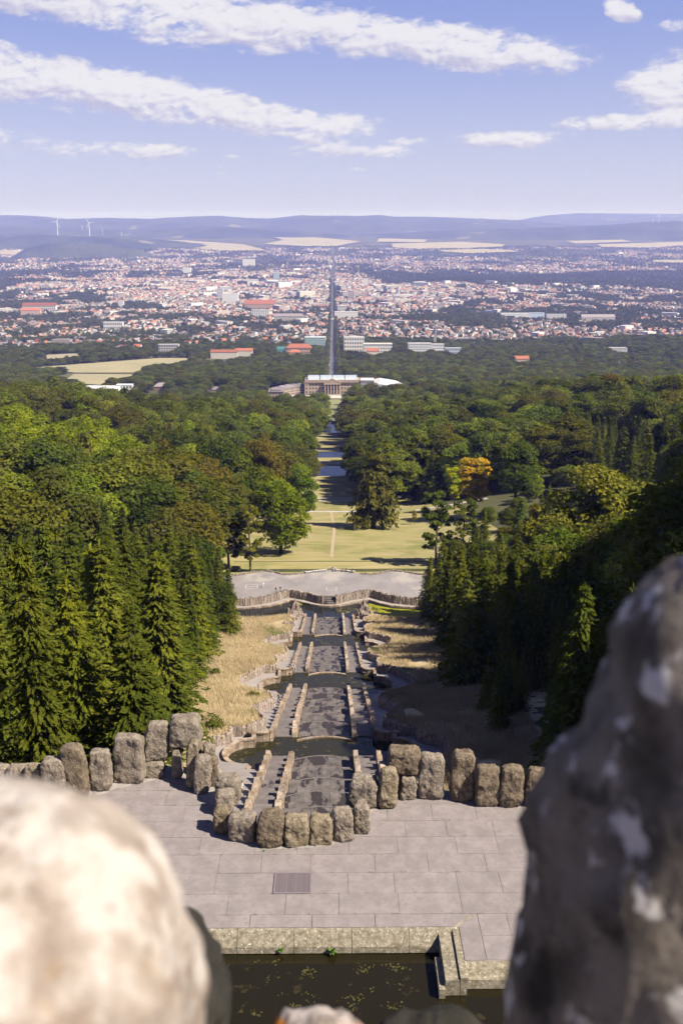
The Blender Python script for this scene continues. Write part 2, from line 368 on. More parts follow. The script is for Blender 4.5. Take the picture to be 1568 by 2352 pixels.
class MB:
    def __init__(s): s.v = []; s.f = []; s.i = []
    def add(s, v, f, i=0):
        o = len(s.v); s.v += [tuple(p) for p in v]; s.f += [tuple(a + o for a in q) for q in f]; s.i += [i] * len(f); return s
    def box(s, *a, i=0): return s.add(*box(*a), i)
    def tube(s, a, b, ra, rb, n=7, i=0, cap=True):
        a = Vector(a); b = Vector(b); d = (b - a).normalized(); u = d.orthogonal().normalized(); w = d.cross(u)
        v = [a + (u * math.cos(t) + w * math.sin(t)) * ra for t in (2 * math.pi * k / n for k in range(n))] + [b + (u * math.cos(t) + w * math.sin(t)) * rb for t in (2 * math.pi * k / n for k in range(n))]
        f = [(k, (k + 1) % n, n + (k + 1) % n, n + k) for k in range(n)]
        if cap: f += [tuple(range(n - 1, -1, -1)), tuple(range(n, 2 * n))]
        return s.add(v, f, i)
    def mesh(s, name, m, smooth=False): return mesh(name, s.v, s.f, m, s.i, smooth)
def rock_mesh(name, seed, sx, sy, sz, m, n=10, amp=.10, power=3.2, taper=.12, lean=0.0, flat=True, freq=None):
    """rough upright stone: rounded block, worn corners, lumps and pits; base at z=0"""
    g = np.linspace(-1, 1, n + 1); V_ = {}; vs = []; fs = []
    def vid(p):
        k = tuple(np.round(p, 5))
        if k not in V_: V_[k] = len(vs); vs.append(p)
        return V_[k]
    for ax in range(3):
        for s in (-1, 1):
            for i in range(n):
                for j in range(n):
                    q = []
                    for (a, b) in ((i, j), (i + 1, j), (i + 1, j + 1), (i, j + 1)):
                        p = [0, 0, 0]; p[ax] = s; p[(ax + 1) % 3] = g[a]; p[(ax + 2) % 3] = g[b]; q.append(vid(tuple(p)))
                    fs.append(tuple(q if s > 0 else q[::-1]))
    r = random.Random(seed); off = Vector((r.uniform(-50, 50), r.uniform(-50, 50), r.uniform(-50, 50)))
    out = []; fq = freq or 1.0
    for p in vs:
        p = np.array(p); L = (np.abs(p) ** power).sum() ** (1 / power); q = p / L
        q = q * .5 + p * .5 / max(1, np.abs(p).max()) if False else q
        x, y, z = q[0] * sx / 2, q[1] * sy / 2, (q[2] + 1) * sz / 2
        w = Vector((x, y, z)) * fq
        d = mn.fractal(w * 1.3 + off, 1.0, 2.0, 3) * amp * 1.15 + (.3 - abs(mn.noise(w * 3.1 + off))) * amp * .55 + mn.noise(w * 7 + off) * amp * .40 + mn.noise(w * 15 + off) * amp * .30
        nv = np.array([q[0] / sx, q[1] / sy, q[2] / sz * (0.5 if z < .3 * sz else 1)]); nv = nv / (np.linalg.norm(nv) + 1e-9)
        t = 1 - taper * (z / sz)
        x = (x + nv[0] * d) * t + lean * z; y = (y + nv[1] * d) * t; z = z + nv[2] * d
        out.append((x, y, max(z, -.12) if flat else z))
    return mesh(name, out, fs, m, smooth=True)
ORD = 'leftmost second third fourth fifth sixth seventh eighth ninth tenth eleventh twelfth thirteenth fourteenth fifteenth sixteenth seventeenth eighteenth nineteenth twentieth twenty-first twenty-second twenty-third twenty-fourth twenty-fifth twenty-sixth twenty-seventh twenty-eighth twenty-ninth thirtieth'.split()
def single_out(objs):
    '''things that would share a label are told apart by their order from the left of the picture'''
    g = {}
    for o in objs: g.setdefault(o['label'], []).append(o)
    for lb, m in g.items():
        if len(m) < 2: continue
        m.sort(key=lambda o: float(proj(np.array(o.location))[0]))
        for k, o in enumerate(m):
            if k == len(m) - 1: o['label'] = lb + ', rightmost such'
            elif k < 30: o['label'] = lb + (', leftmost such' if k == 0 else f', {ORD[k]} from left')
            else: o['label'] = lb + f', {["", "second", "third", "fourth", "fifth", "sixth", "seventh", "eighth", "ninth", "tenth"][min(9, len(m) - k - 1)]} from right'
def poly_sheet(name, pts, z, m, thick=0.0):
    bm = bmesh.new(); vs = [bm.verts.new((p[0], p[1], z if np.isscalar(z) else z[i])) for i, p in enumerate(pts)]
    f = bm.faces.new(vs)
    if f.normal.z < 0 or (f.normal_update() or f.normal.z < 0): f.normal_flip()
    if thick:
        r = bmesh.ops.extrude_face_region(bm, geom=[f]); bmesh.ops.translate(bm, vec=(0, 0, -thick), verts=[e for e in r['geom'] if isinstance(e, bmesh.types.BMVert)])
        bmesh.ops.recalc_face_normals(bm, faces=bm.faces)
    bmesh.ops.triangulate(bm, faces=bm.faces)
    me = bpy.data.meshes.new(name); bm.to_mesh(me); bm.free(); me.materials.append(MATS[m]); return me
def grid_sheet(name, Xs, Ys, zf, m, keep=None):
    X, Y = np.meshgrid(Xs, Ys); Z = zf(X, Y); nx = len(Xs); ny = len(Ys)
    i = (np.arange(ny - 1)[:, None] * nx + np.arange(nx - 1)[None]).ravel()
    f = np.stack([i, i + 1, i + 1 + nx, i + nx], 1)
    if keep is not None:
        cxm = (X[:-1, :-1] + X[1:, 1:]) / 2; cym = (Y[:-1, :-1] + Y[1:, 1:]) / 2; f = f[keep(cxm, cym).ravel()]
    return mesh(name, np.stack([X, Y, Z], -1).reshape(-1, 3), f, m, smooth=True)

# ================================================================ THE LAND
def in_poly(px, py, poly):
    px = np.asarray(px, float); py = np.asarray(py, float); ins = np.zeros(px.shape, bool); j = len(poly) - 1
    for i in range(len(poly)):
        xi, yi = poly[i][:2]; xj, yj = poly[j][:2]
        c = ((yi > py) != (yj > py)) & (px < (xj - xi) * (py - yi) / ((yj - yi) or 1e-9) + xi); ins ^= c; j = i
    return ins
u = np.linspace(-1, 1, 181); u = np.sign(u) * (np.abs(u) ** 1.35)
Yr = np.concatenate([np.arange(-60, 58, 6.0), np.arange(58, 300, 2.0), np.geomspace(300, 16200, 300)])
U, YY = np.meshgrid(u, Yr); XX = U * (90 + .62 * np.maximum(YY, 0))
ZZ = ground(XX, YY)
cut = ((np.abs(XX) < 20) & (YY > 56) & (YY < 240)) | ((np.abs(XX) < 29) & (YY > 232) & (YY < 271.5))
ZZ = ZZ - np.where(cut, 5.0, 0) - np.where((np.abs(XX) < 34) & (YY < 57) & (YY > 28), 8, 0)
ZZ = ZZ - np.where((np.abs(XX) < 19) & (((YY > 610) & (YY < 643)) | ((YY > 692) & (YY < 715)) | ((YY > 993) & (YY < 1055))), 1.2, 0)
nx = len(u); ii = (np.arange(len(Yr) - 1)[:, None] * nx + np.arange(nx - 1)[None]).ravel()
terr = link('ground', mesh('ground', np.stack([XX, YY, ZZ], -1).reshape(-1, 3), np.stack([ii, ii + 1, ii + 1 + nx, ii + nx], 1), 'forest_floor', smooth=True))
tag(terr, kind='structure')

def ridge(name, pts, Yd, depth, base_z, foot=0.5):
    """a long hill: crest through the given skyline points at distance Yd"""
    xs = np.linspace(pts[0][0], pts[-1][0], 260); ys = np.interp(xs, [p[0] for p in pts], [p[1] for p in pts])
    P = np.array([atY(x, y, Yd) for x, y in zip(xs, ys)])
    t = np.linspace(-1, 1, 33); prof = np.cos(t * math.pi / 2) ** 1.3
    V_ = []
    for k, tt in enumerate(t):
        Yk = Yd + tt * depth
        X = P[:, 0] * (1 + (tt * depth) / Yd * .6)
        H = (P[:, 2] - base_z) * prof[k]
        n = (vnoise(X / 1300 + 7, np.full_like(X, Yk / 1300), 5) - .5) * .75 + (vnoise(X / 420, np.full_like(X, Yk / 500), 6) - .5) * .25
        fine = (vnoise(X / 35, np.full_like(X, Yk / 60), 8)) * 10
        z = base_z + H * (1 + n * (1 - prof[k] ** 6)) + fine * (H > 20)
        V_.append(np.stack([X, np.full_like(X, Yk), z], -1))
    V_ = np.array(V_).reshape(-1, 3); n = len(xs)
    i = (np.arange(len(t) - 1)[:, None] * n + np.arange(n - 1)[None]).ravel()
    return tag(link(name, mesh(name, V_, np.stack([i, i + 1, i + 1 + n, i + n], 1), 'hill_forest', smooth=True)), kind='structure')
ridge('far_hills', [(-260, 503), (-80, 497), (0, 495), (90, 498), (150, 503), (250, 500), (330, 503), (440, 497), (500, 495), (560, 500), (620, 502), (655, 498), (690, 494), (760, 497), (820, 496), (872, 493), (900, 497), (1000, 498), (1100, 502), (1200, 506), (1260, 511), (1330, 516), (1800, 518)], 21000, 4200, -230)
ridge('far_plateau', [(1050, 515), (1190, 506), (1225, 499), (1260, 494), (1330, 489), (1420, 490), (1568, 491), (1800, 494)], 27500, 4500, -200)
ridge('east_ridge', [(820, 540), (900, 535), (1000, 530), (1120, 527), (1250, 523), (1400, 516), (1480, 510), (1568, 507), (1800, 503)], 16500, 2200, -260)
ridge('wooded_spur', [(-250, 545), (-60, 543), (60, 541), (160, 541), (300, 545), (420, 556), (520, 566), (600, 574), (700, 585)], 13500, 1500, -300)
ridge('wooded_knoll', [(30, 590), (60, 570), (100, 561), (160, 558), (240, 562), (310, 572), (350, 585), (390, 597)], 11300, 650, -345)
ridge('wooded_knoll', [(860, 595), (900, 585), (960, 577), (1010, 575), (1040, 582), (1060, 592)], 11300, 450, -345)
ridge('west_ridge', [(-200, 524), (0, 522), (120, 524), (260, 527), (400, 524), (520, 521), (640, 527), (760, 535), (860, 545)], 16800, 1900, -250)

def draped(name, pts, m, lift=.0006, label=None):
    P = [onground(x, y) for x, y in pts]
    z = [p[2] + .15 + lift * p[1] for p in P]
    return tag(link(name, poly_sheet(name, [(p[0], p[1]) for p in P], z, m)), kind='structure')
for m, pts in (('meadow_field', [(58, 846), (170, 838), (300, 828), (370, 823), (440, 824), (432, 835), (345, 850), (330, 857), (172, 857)]),
               ('meadow_field', [(170, 860), (340, 861), (325, 872), (262, 888), (185, 882), (152, 872)]),
               ('wheat_field', [(105, 816), (185, 812), (190, 826), (108, 828)]), ('soil_field', [(-40, 880), (20, 880), (28, 889), (-40, 897)]),
               ('wheat_field', [(237, 546), (330, 551), (430, 553), (560, 562), (615, 576), (520, 577), (400, 567), (300, 557)]),
               ('wheat_field', [(615, 541), (690, 543), (830, 555), (770, 566), (700, 566), (605, 561), (650, 552)]),
               ('meadow_field', [(640, 534), (740, 538), (738, 541), (642, 540)]), ('wheat_field', [(870, 548), (980, 551), (975, 557), (865, 556)]),
               ('wheat_field', [(900, 560), (1060, 556), (1160, 562), (1150, 568), (960, 573), (900, 568)]), ('meadow_field', [(980, 576), (1110, 572), (1200, 578), (1080, 583)]),
               ('wheat_field', [(1300, 554), (1430, 551), (1450, 556), (1320, 560)]), ('wheat_field', [(1370, 562), (1568, 556), (1600, 562), (1500, 570), (1380, 568)]),
               ('meadow_field', [(1180, 545), (1290, 541), (1300, 545), (1190, 551)]), ('wheat_field', [(-30, 576), (80, 577), (155, 583), (120, 588), (-30, 584)]),
               ('wheat_field', [(-30, 555), (60, 554), (100, 559), (30, 562), (-30, 561)]), ('wheat_field', [(1500, 598), (1580, 598), (1580, 606), (1500, 603)]),
               ('wheat_field', [(1030, 694), (1100, 692), (1110, 697), (1040, 699)] if False else [(1420, 683), (1480, 682), (1482, 688), (1422, 688)])):
    draped('field', pts, m)

# the long axis: lawns, paths, ponds, boulevard
def strip(name, half, y0, y1, m, off=.06, n=60):
    Ys = np.linspace(y0, y1, n); hw = np.array([half(y) if callable(half) else half for y in Ys])
    cols = np.linspace(-1, 1, 9)
    V_ = np.array([[(c * h, y, float(ground(c * h, y)) + off) for c in cols] for y, h in zip(Ys, hw)]).reshape(-1, 3)
    i = (np.arange(n - 1)[:, None] * 9 + np.arange(8)[None]).ravel()
    return tag(link(name, mesh(name, V_, np.stack([i, i + 1, i + 10, i + 9], 1), m, smooth=True)), kind='structure')
strip('lawn', lambda y: np.interp(y, [286, 330, 420, 520, 612], [60, 62, 56, 30, 22]), 285, 611, 'lawn', .05)
strip('lawn', 22, 642, 693, 'lawn', .05, 12)
strip('lawn', 22, 714, 994, 'lawn', .05, 40)
strip('palace_lawn', lambda y: np.interp(y, [1054, 1390], [24, 60]), 1054, 1390, 'palace_lawn', .05)
for a, b in ((612, 641), (694, 713), (995, 1053)):
    tag(link('pond', poly_sheet('pond', [(-18 + 3 * math.cos(t) if 0 else 18 * math.cos(t) * (1 - .08 * math.sin(3 * t)), (a + b) / 2 + (b - a) / 2 * .98 * math.sin(t)) for t in np.linspace(0, 2 * math.pi, 28, endpoint=False)], float(zc((a + b) / 2)) - .25, 'pond_water')), kind='structure')
    for s in (-1, 1): pass
for a, b, hw in ((426, 430, 70), (470, 474, 30), (480.5, 484, 40), (648, 656, 24), (722, 730, 24), (790, 800, 24), (880, 888, 24), (930, 937, 24), (1060, 1078, 40)):
    strip('footpath', hw, a, b, 'path_pale', .14, 4)
trail = [(0.2, 290), (.6, 310), (1.0, 340), (1.5, 370), (.8, 400), (.2, 426)]
tag(link('footpath', mesh('footpath', [(x + s * .55, y, float(ground(x, y)) + .12) for x, y in trail for s in (-1, 1)], [(2 * i, 2 * i + 1, 2 * i + 3, 2 * i + 2) for i in range(len(trail) - 1)], 'soil_field')), kind='structure')
strip('boulevard', 6.5, 1540, 7300, 'road', .35, 140)
for s in (-1, 1):
    Ys = np.linspace(1540, 7300, 140)
    V_ = np.array([(x, y, float(ground(0, y)) + .5) for y in Ys for x in ((6.7 * s), (9 * s))])
    tag(link('pavement', mesh('pavement', V_, [(2 * i, 2 * i + 1, 2 * i + 3, 2 * i + 2) for i in range(139)], 'path_pale')), kind='structure')

# ================================================================ THE TERRACE
TP = [(-30, 55), (-18.6, 54.3), (-17.1, 53.5), (-16, 53.1), (-14.8, 53.1), (-13.5, 53.5), (-12.2, 54.3), (-10.2, 55.3), (-8.8, 56), (-7.6, 55.6), (-6.6, 54.4), (-5.6, 52.6), (-4.5, 51), (-4.2, 49.6),
      (-3.6, 48.8), (-2.6, 48.3), (-1.3, 48.15), (0, 48.3), (1, 48.6), (1.9, 49.1), (2.4, 49.8), (2.5, 51), (3.2, 52), (4.2, 52.8), (5.4, 53.1), (7, 53.1), (9, 52.8), (11, 52.3), (14, 52.1), (32, 51.5)]
NEAR = [(32, 38.6), (8.35, 38.6), (8.35, 41.9), (-30, 41.9)]
tb = link('terrace_base', poly_sheet('terrace_base', TP + [(32, 38.6), (7.4, 38.6), (7.4, 40.95), (-30, 40.95)], -.022, 'joint', 26)); tag(tb, kind='structure')
def clip(subj, x0, x1, y0, y1):
    def half(P, f, cut):
        o = []
        for i in range(len(P)):
            a, b = P[i - 1], P[i]; fa, fb = f(a), f(b)
            if fa >= 0: o.append(a)
            if (fa >= 0) != (fb >= 0):
                t = fa / (fa - fb); o.append((a[0] + (b[0] - a[0]) * t, a[1] + (b[1] - a[1]) * t))
        return o
    for f in (lambda p: p[0] - x0, lambda p: x1 - p[0], lambda p: p[1] - y0, lambda p: y1 - p[1]):
        subj = half(subj, f, None)
        if len(subj) < 3: return []
    return subj
TPOLY = TP + NEAR
def area(P): return abs(sum(P[i - 1][0] * P[i][1] - P[i][0] * P[i - 1][1] for i in range(len(P)))) / 2
rr = random.Random(3)
rows = [38.65, 40.3, 41.9, 43.5, 45.2, 46.8, 48.4, 49.95, 51.6, 53.2, 54.8, 56.4]
for y0, y1 in zip(rows[:-1], rows[1:]):
    x = -21 + rr.uniform(0, 2)
    while x < 14:
        w = rr.uniform(2.2, 3.6); P = clip(TPOLY, x + .009, x + w - .009, y0 + .009, y1 - .009)
        if len(P) >= 3 and area(P) > .15:
            if y0 == 43.5 and x < -.9 < x + w: pass
            dz = rr.uniform(-.006, .008)
            o = link('paving_slab', poly_sheet('paving_slab', [(p[0] - x, p[1] - y0) for p in P], 0, 'paving', .12), tb, (x, y0, dz))
        x += w
# border slabs and the coping of the basin
xb = -8.0
for w in (2.6, 2.5, 3.05, 3.1, 3.75):
    link('border_slab', poly_sheet('border_slab', [(.012, 0), (w - .03, 0), (w - .03 + (1.0 if xb + w > 6.9 else 0), .93), (.012, .93)], 0, 'paving', .14), tb, (xb, 40.95, .012)); xb += w
for (pts) in ([(7.32, 38.65), (8.3, 38.65), (8.3, 41.86), (7.32, 40.9)],):
    link('border_slab', poly_sheet('border_slab', pts, .014, 'paving', .14), tb)
xb = -8.4
def slope_block(x0, x1, z0=0.0):   # coping with a sloping inner face
    mb = MB(); mb.add([(x0, 40.9, z0), (x1, 40.9, z0), (x1, 40.72, z0 - .05), (x0, 40.72, z0 - .05), (x0, 40.30, z0 - .62), (x1, 40.30, z0 - .62), (x0, 40.26, z0 - .95), (x1, 40.26, z0 - .95), (x0, 40.9, z0 - .95), (x1, 40.9, z0 - .95)],
           [(0, 1, 2, 3), (3, 2, 5, 4), (4, 5, 7, 6), (6, 7, 9, 8), (0, 3, 4, 6, 8), (1, 9, 7, 5, 2)]); return mb
rim = thing('basin_wall', 'lichen-spotted stone coping along the near edge of the paved terrace', 'basin wall', (0, 40.9, 0))
for w in (2.35, 2.6, 2.72, 2.82, 2.78, 2.35):
    o = link('coping_block', slope_block(.012, w - .012).mesh('coping_block', 'rim_stone'), rim, (xb, -40.9, .02)); xb += w
mb = MB(); mb.box(6.3, 6.95, 37.5, 40.88, -.95, -.12); link('coping_block', mb.mesh('coping_block', 'rim_stone'), rim, (0, -40.9, 0))
mb = MB(); mb.box(6.98, 7.29, 37.5, 40.88, -.95, .005); link('coping_block', mb.mesh('coping_block', 'rim_stone'), rim, (0, -40.9, 0))
mb = MB(); mb.box(6.0, 6.28, 37.3, 39.4, -.95, -.45); link('coping_block', mb.mesh('coping_block', 'rim_stone'), rim, (0, -40.9, 0))
for a, b in ((7.31, 9.4), (9.43, 12.5)):
    mb = MB(); mb.add([(a, 38.62, -.02), (b, 38.62, -.02), (b, 37.95, -.5), (a, 37.95, -.5), (a, 37.9, -.95), (b, 37.9, -.95), (a, 38.62, -.95), (b, 38.62, -.95)], [(0, 3, 2, 1), (3, 4, 5, 2), (4, 6, 7, 5), (0, 6, 4, 3), (1, 2, 5, 7)]); link('coping_block', mb.mesh('coping_block', 'rim_stone'), rim, (0, -40.9, 0))
tag(link('basin_floor', poly_sheet('basin_floor', [(-24, 22), (24, 22), (24, 42), (-24, 42)], -3.2, 'dark_gap')), kind='structure')
tag(link('basin_water', poly_sheet('basin_water', [(-24, 22), (24, 22), (24, 38.2), (6.6, 38.2), (6.6, 40.6), (-24, 40.6)], -.98, 'basin_water')), kind='structure')
# floating weed in the basin: leaf tufts too many to count
v = []; f = []
for k in range(42):
    cx, cyy = rr.uniform(-3, 6), rr.uniform(33.5, 40)
    for q in range(rr.randint(4, 14)):
        x = cx + rr.gauss(0, .18); y = cyy + rr.gauss(0, .13); a = rr.uniform(0, 6.3); s = rr.uniform(.03, .075); o = len(v)
        v += [(x + s * math.cos(a + t), y + s * math.sin(a + t), -.972 + rr.uniform(0, .012)) for t in (0, 1.6, 3.1, 4.7)]; f.append((o, o + 1, o + 2, o + 3))
tag(link('pond_weed', mesh('pond_weed', v, f, 'algae')), 'small olive weed tufts floating on the dark basin water', 'water weed', kind='stuff')
def plant(name, label, loc, n, size, m='weed', grp=None):
    v = []; f = []
    for k in range(n):
        a = rr.uniform(0, 6.3); el = rr.uniform(.1, 1.2); L = size * rr.uniform(.5, 1); w = L * .22; o = len(v)
        d = Vector((math.cos(a) * math.cos(el), math.sin(a) * math.cos(el), math.sin(el))); t = Vector((-math.sin(a), math.cos(a), 0))
        for (q, ww, dz) in ((.15, .3, 0), (.55, 1, .03), (1, .1, -.1 * L)):
            c = d * L * q + Vector((0, 0, dz * q)); v += [c - t * w * ww, c + t * w * ww]
        f += [(o, o + 1, o + 3, o + 2), (o + 2, o + 3, o + 5, o + 4)]
    r = thing(name, label, 'plant', loc, 0, grp); link('leaves', mesh('leaves', v, f, m), r); return r
plant('fern', 'small bright green fern growing from the basin coping', (1.1, 40.2, -.85), 26, .4)
plant('moss_tuft', 'low green tuft on the basin coping, left of the fern', (-1.35, 40.22, -.75), 30, .22)
plant('weed_tuft', 'tiny weed at the foot of the bay parapet stones', (-2.6, 47.1, .0), 14, .14)

v = []; f = []
for k in range(340):
    if k < 200:
        q = rr.randrange(2, len(TP) - 3); t = rr.random(); bx = TP[q][0] * (1 - t) + TP[q + 1][0] * t; by = TP[q][1] * (1 - t) + TP[q + 1][1] * t - rr.uniform(.72, .98)
    else: bx = rr.uniform(-14, 9); by = rr.choice(rows[2:-2]) + rr.uniform(-.03, .03)
    for _ in range(rr.randint(3, 7)):
        a = rr.uniform(0, 6.3); L = rr.uniform(.03, .11); o = len(v); ox, oy = bx + rr.gauss(0, .05), by + rr.gauss(0, .02)
        v += [(ox - .012 * math.sin(a), oy + .012 * math.cos(a), .005), (ox + .012 * math.sin(a), oy - .012 * math.cos(a), .005), (ox + L * .7 * math.cos(a), oy + L * .7 * math.sin(a), L)]; f.append((o, o + 1, o + 2))
tag(link('joint_weeds', mesh('joint_weeds', v, f, 'weed')), 'tiny weeds in the paving joints and at the foot of the parapet', 'weeds', kind='stuff')
gr = thing('drain_grate', 'square rusty metal grate set into the terrace paving', 'grate', (-.92, 44.33, .02))
mb = MB()
for a in ((-.97, .97, -.87, -.80), (-.97, .97, .80, .87), (-.97, -.90, -.80, .80), (.90, .97, -.80, .80)): mb.box(*a, 0, .035)
link('frame', mb.mesh('frame', 'grate_metal'), gr)
bar_me = mesh('bar', *box(-.9, .9, -.018, .018, 0, .03), 'grate_metal')
for k in range(20): link('bar', bar_me, gr, (0, -.78 + k * .082, 0))
mb = MB()
for k in range(24): mb.box(-.9 + k * .0775, -.88 + k * .0775, -.8, .8, .002, .022)
link('cross_bars', mb.mesh('cross_bars', 'grate_metal'), gr)
link('pit', poly_sheet('pit', [(-.96, -.86), (.96, -.86), (.96, .86), (-.96, .86)], -.0, 'dark_gap'), gr)

# the rough stones of the parapet: (x0, x1, front y, z0, height, depth, material, label, lean, power)
ST = [(-20.2, -18.6, 53.7, 0, 1.3, .9, 'boulder_grey', 'low parapet stone, farthest left and half hidden by the blurred boulder', 0, 3.5),
      (-18.55, -17.15, 53.4, 0, 1.5, .9, 'boulder_grey', 'low rounded grey parapet stone just above the blurred boulder', 0, 3),
      (-17.1, -16.1, 52.6, 0, 2.0, .85, 'boulder_ochre', 'narrow smooth buff parapet stone beside the low rounded one', -.04, 4),
      (-16.08, -14.7, 52.05, 0, 2.75, .95, 'boulder_grey', 'grey parapet stone with worn top, left of the tall brown stone', .02, 4),
      (-14.75, -13.4, 52.2, 0, 3.55, 1.0, 'boulder_brown', 'tall brown upright stone with white flecks, highest of the left row', -.05, 3.6),
      (-13.42, -12.22, 53.05, 0, 2.75, .85, 'boulder_grey', 'pitted square grey stone right of the tall brown stone', 0, 5),
      (-12.2, -10.45, 53.9, 0, 3.3, .9, 'boulder_grey', 'broad flat slab of the left parapet with a sloping top', .03, 5.5),
      (-10.5, -9.1, 54.75, 1.05, 2.6, .9, 'boulder_grey', 'large leaning stone standing on a low block beside the rock gateway', .1, 3.6),
      (-10.75, -9.3, 54.5, 0, 1.08, 1.0, 'boulder_grey', 'low block carrying the leaning stone of the left parapet', 0, 5),
      (-8.85, -7.0, 54.6, 1.95, 2.05, 1.5, 'boulder_grey', 'pale rough capstone lying across the top of the rock gateway', 0, 3.4),
      (-8.75, -8.2, 54.5, 0, 2.0, .9, 'boulder_grey', 'slim stone pillar under the pale capstone', 0, 4.5),
      (-7.55, -6.95, 54.9, 0, 2.0, 1.1, 'boulder_brown', 'shaded stone under the capstone behind the gateway opening', 0, 4),
      (-7.75, -7.05, 53.4, 0, 3.25, .7, 'boulder_ochre', 'narrow orange-brown stone leaning in front of the capstone', .06, 3),
      (-7.2, -6.3, 52.7, 0, 2.5, .9, 'boulder_grey', 'dark-sided upright stone at the corner where the bay begins', .08, 3),
      (-6.5, -5.85, 53.5, 0, 1.9, .8, 'boulder_brown', 'slender stone behind the corner stone of the bay', 0, 3.4),
      (-6.9, -6.1, 54.3, 0, 2.3, .8, 'boulder_grey', 'stone between the gateway and the slender stone', .05, 3),
      (-5.75, -4.3, 51.3, 0, 1.95, 1.1, 'boulder_grey', 'round-backed boulder at the rear left of the bay', .02, 2.6),
      (-5.6, -4.6, 50.4, 0, 1.55, .9, 'boulder_grey', 'light rounded boulder stacked on the left side of the bay', .02, 3),
      (-5.5, -4.66, 48.6, 0, 1.6, 1.0, 'boulder_brown', 'shadowed boulder at the left corner of the bay', 0, 3.2),
      (-4.56, -3.08, 47.8, 0, 1.75, .95, 'boulder_grey', 'wide boulder with a horizontal crack in the front of the bay', 0, 3.6),
      (-3.0, -1.55, 47.3, 0, 2.15, 1.0, 'boulder_brown', 'lumpy double-headed boulder in the front of the bay', .04, 2.8),
      (-1.46, -.2, 47.4, 0, 1.85, .9, 'boulder_ochre', 'square pitted boulder in the middle of the bay front', 0, 4.5),
      (-.08, 1.13, 47.55, 0, 1.7, .9, 'boulder_ochre', 'flat-topped buff boulder right of the bay middle', 0, 5),
      (1.22, 2.28, 47.85, 0, 1.98, .9, 'boulder_grey', 'upright streaked boulder on the right of the bay front', -.02, 3.8),
      (2.34, 3.18, 48.55, 0, 1.68, .8, 'boulder_grey', 'small upright boulder that ends the bay on the right', 0, 4),
      (2.2, 3.8, 51.0, 0, 1.95, 1.3, 'boulder_grey', 'big pale streaked boulder above the right end of the bay', 0, 2.8),
      (2.55, 3.1, 50.3, 0, 1.0, .5, 'boulder_grey', 'small stone leaning against the big pale boulder', .05, 3),
      (3.78, 4.85, 50.95, 0, 2.7, .85, 'boulder_ochre', 'pointed golden stone between two grey boulders', .06, 2.4),
      (4.45, 6.42, 52.2, 1.5, 1.7, 1.2, 'boulder_brown', 'round rough boulder balanced on two small stones', 0, 2.7),
      (5.22, 6.08, 52.0, 0, 1.56, .8, 'boulder_grey', 'short block under the balanced round boulder', 0, 4.5),
      (4.7, 5.18, 52.4, 0, 1.52, .7, 'boulder_grey', 'narrow shaded block under the balanced boulder', 0, 4.5),
      (6.32, 7.72, 51.98, 0, 3.0, .9, 'boulder_grey', 'broad grey standing stone right of the balanced boulder', .01, 4.5),
      (8.17, 9.53, 51.75, 0, 3.3, 1.0, 'boulder_brown', 'tallest brown standing stone of the right parapet', 0, 3.6),
      (9.6, 10.95, 51.2, 0, 2.62, .95, 'boulder_brown', 'knobbly standing stone right of the tallest brown one', 0, 4.2),
      (10.98, 12.3, 51.1, 0, 2.65, .95, 'boulder_brown', 'knobbly standing stone at the edge of the dark blurred boulder', 0, 3.6),
      (12.5, 13.8, 51.1, 0, 2.5, .95, 'boulder_brown', 'standing stone mostly hidden by the dark blurred boulder', 0, 3.6)]
for k, (x0, x1, y, z0, h, dp, m, lb, lean, pw) in enumerate(ST):
    me = rock_mesh('standing_stone', 100 + k, (x1 - x0) * 1.08, dp, h * .96, m, n=22, amp=.105, power=pw + 2.2, taper=.10, lean=lean)
    tag(link('standing_stone', me, None, ((x0 + x1) / 2, y + dp / 2, z0 - .03), (0, 0, rr.uniform(-.12, .12))), lb, 'stone', 'rough stones of the terrace parapet')
# mortar kerb under the parapet stones
mb = MB()
for (a, b) in zip(TP[:-1], TP[1:]):
    a = Vector((*a, 0)); b = Vector((*b, 0)); d = (b - a).normalized(); n_ = Vector((d.y, -d.x, 0))
    L = (b - a).length; k = max(1, int(L / .6))
    if abs(a.x) > 22: continue
    for q in range(k):
        p = a + d * (L * q / k); e = a + d * (L * (q + 1) / k); w = .92 + .08 * math.sin(p.x * 5)
        mb.add([p + n_ * w + Vector((0, 0, .012)), e + n_ * w + Vector((0, 0, .012)), e + Vector((0, 0, .09)), p + Vector((0, 0, .09))], [(0, 1, 2, 3)])
link('mortar_bed', mb.mesh('mortar_bed', 'path_gravel'), tb)

# ================================================================ THE CASCADES
FL = [(66.0, -13.5, 106.0, -28.75), (113.0, -29.35, 160.0, -46.5), (169.5, -47.25, 211.0, -60.95), (221.0, -61.75, 253.5, -70.95)]
WL = [-29.5, -47.4, -61.9, -71.6]
FN = ['first cascade flight', 'second cascade flight', 'third cascade flight', 'fourth cascade flight']
PN = ['pool below the first flight', 'pool below the second flight', 'pool below the third flight']
def stone_block(name, seed, jit=.05, m='coping', nz=1):
    r = random.Random(seed); v, f = box(-.5, .5, -.5, .5, 0, 1)
    bm = bmesh.new(); vs = [bm.verts.new(p) for p in v]
    for q in f: bm.faces.new([vs[i] for i in q])
    bmesh.ops.recalc_face_normals(bm, faces=bm.faces)
    bmesh.ops.bevel(bm, geom=list(bm.edges), offset=.06, segments=1, affect='EDGES')
    for q in bm.verts: q.co += Vector((r.uniform(-jit, jit), r.uniform(-jit, jit), r.uniform(-jit, jit)))
    me = bpy.data.meshes.new(name); bm.to_mesh(me); bm.free(); me.materials.append(MATS[m]); return me
BLK = [stone_block('block', s, .035) for s in range(6)]
STEP = [stone_block('step', 20 + s, .004, 'stair_slab') for s in range(3)]
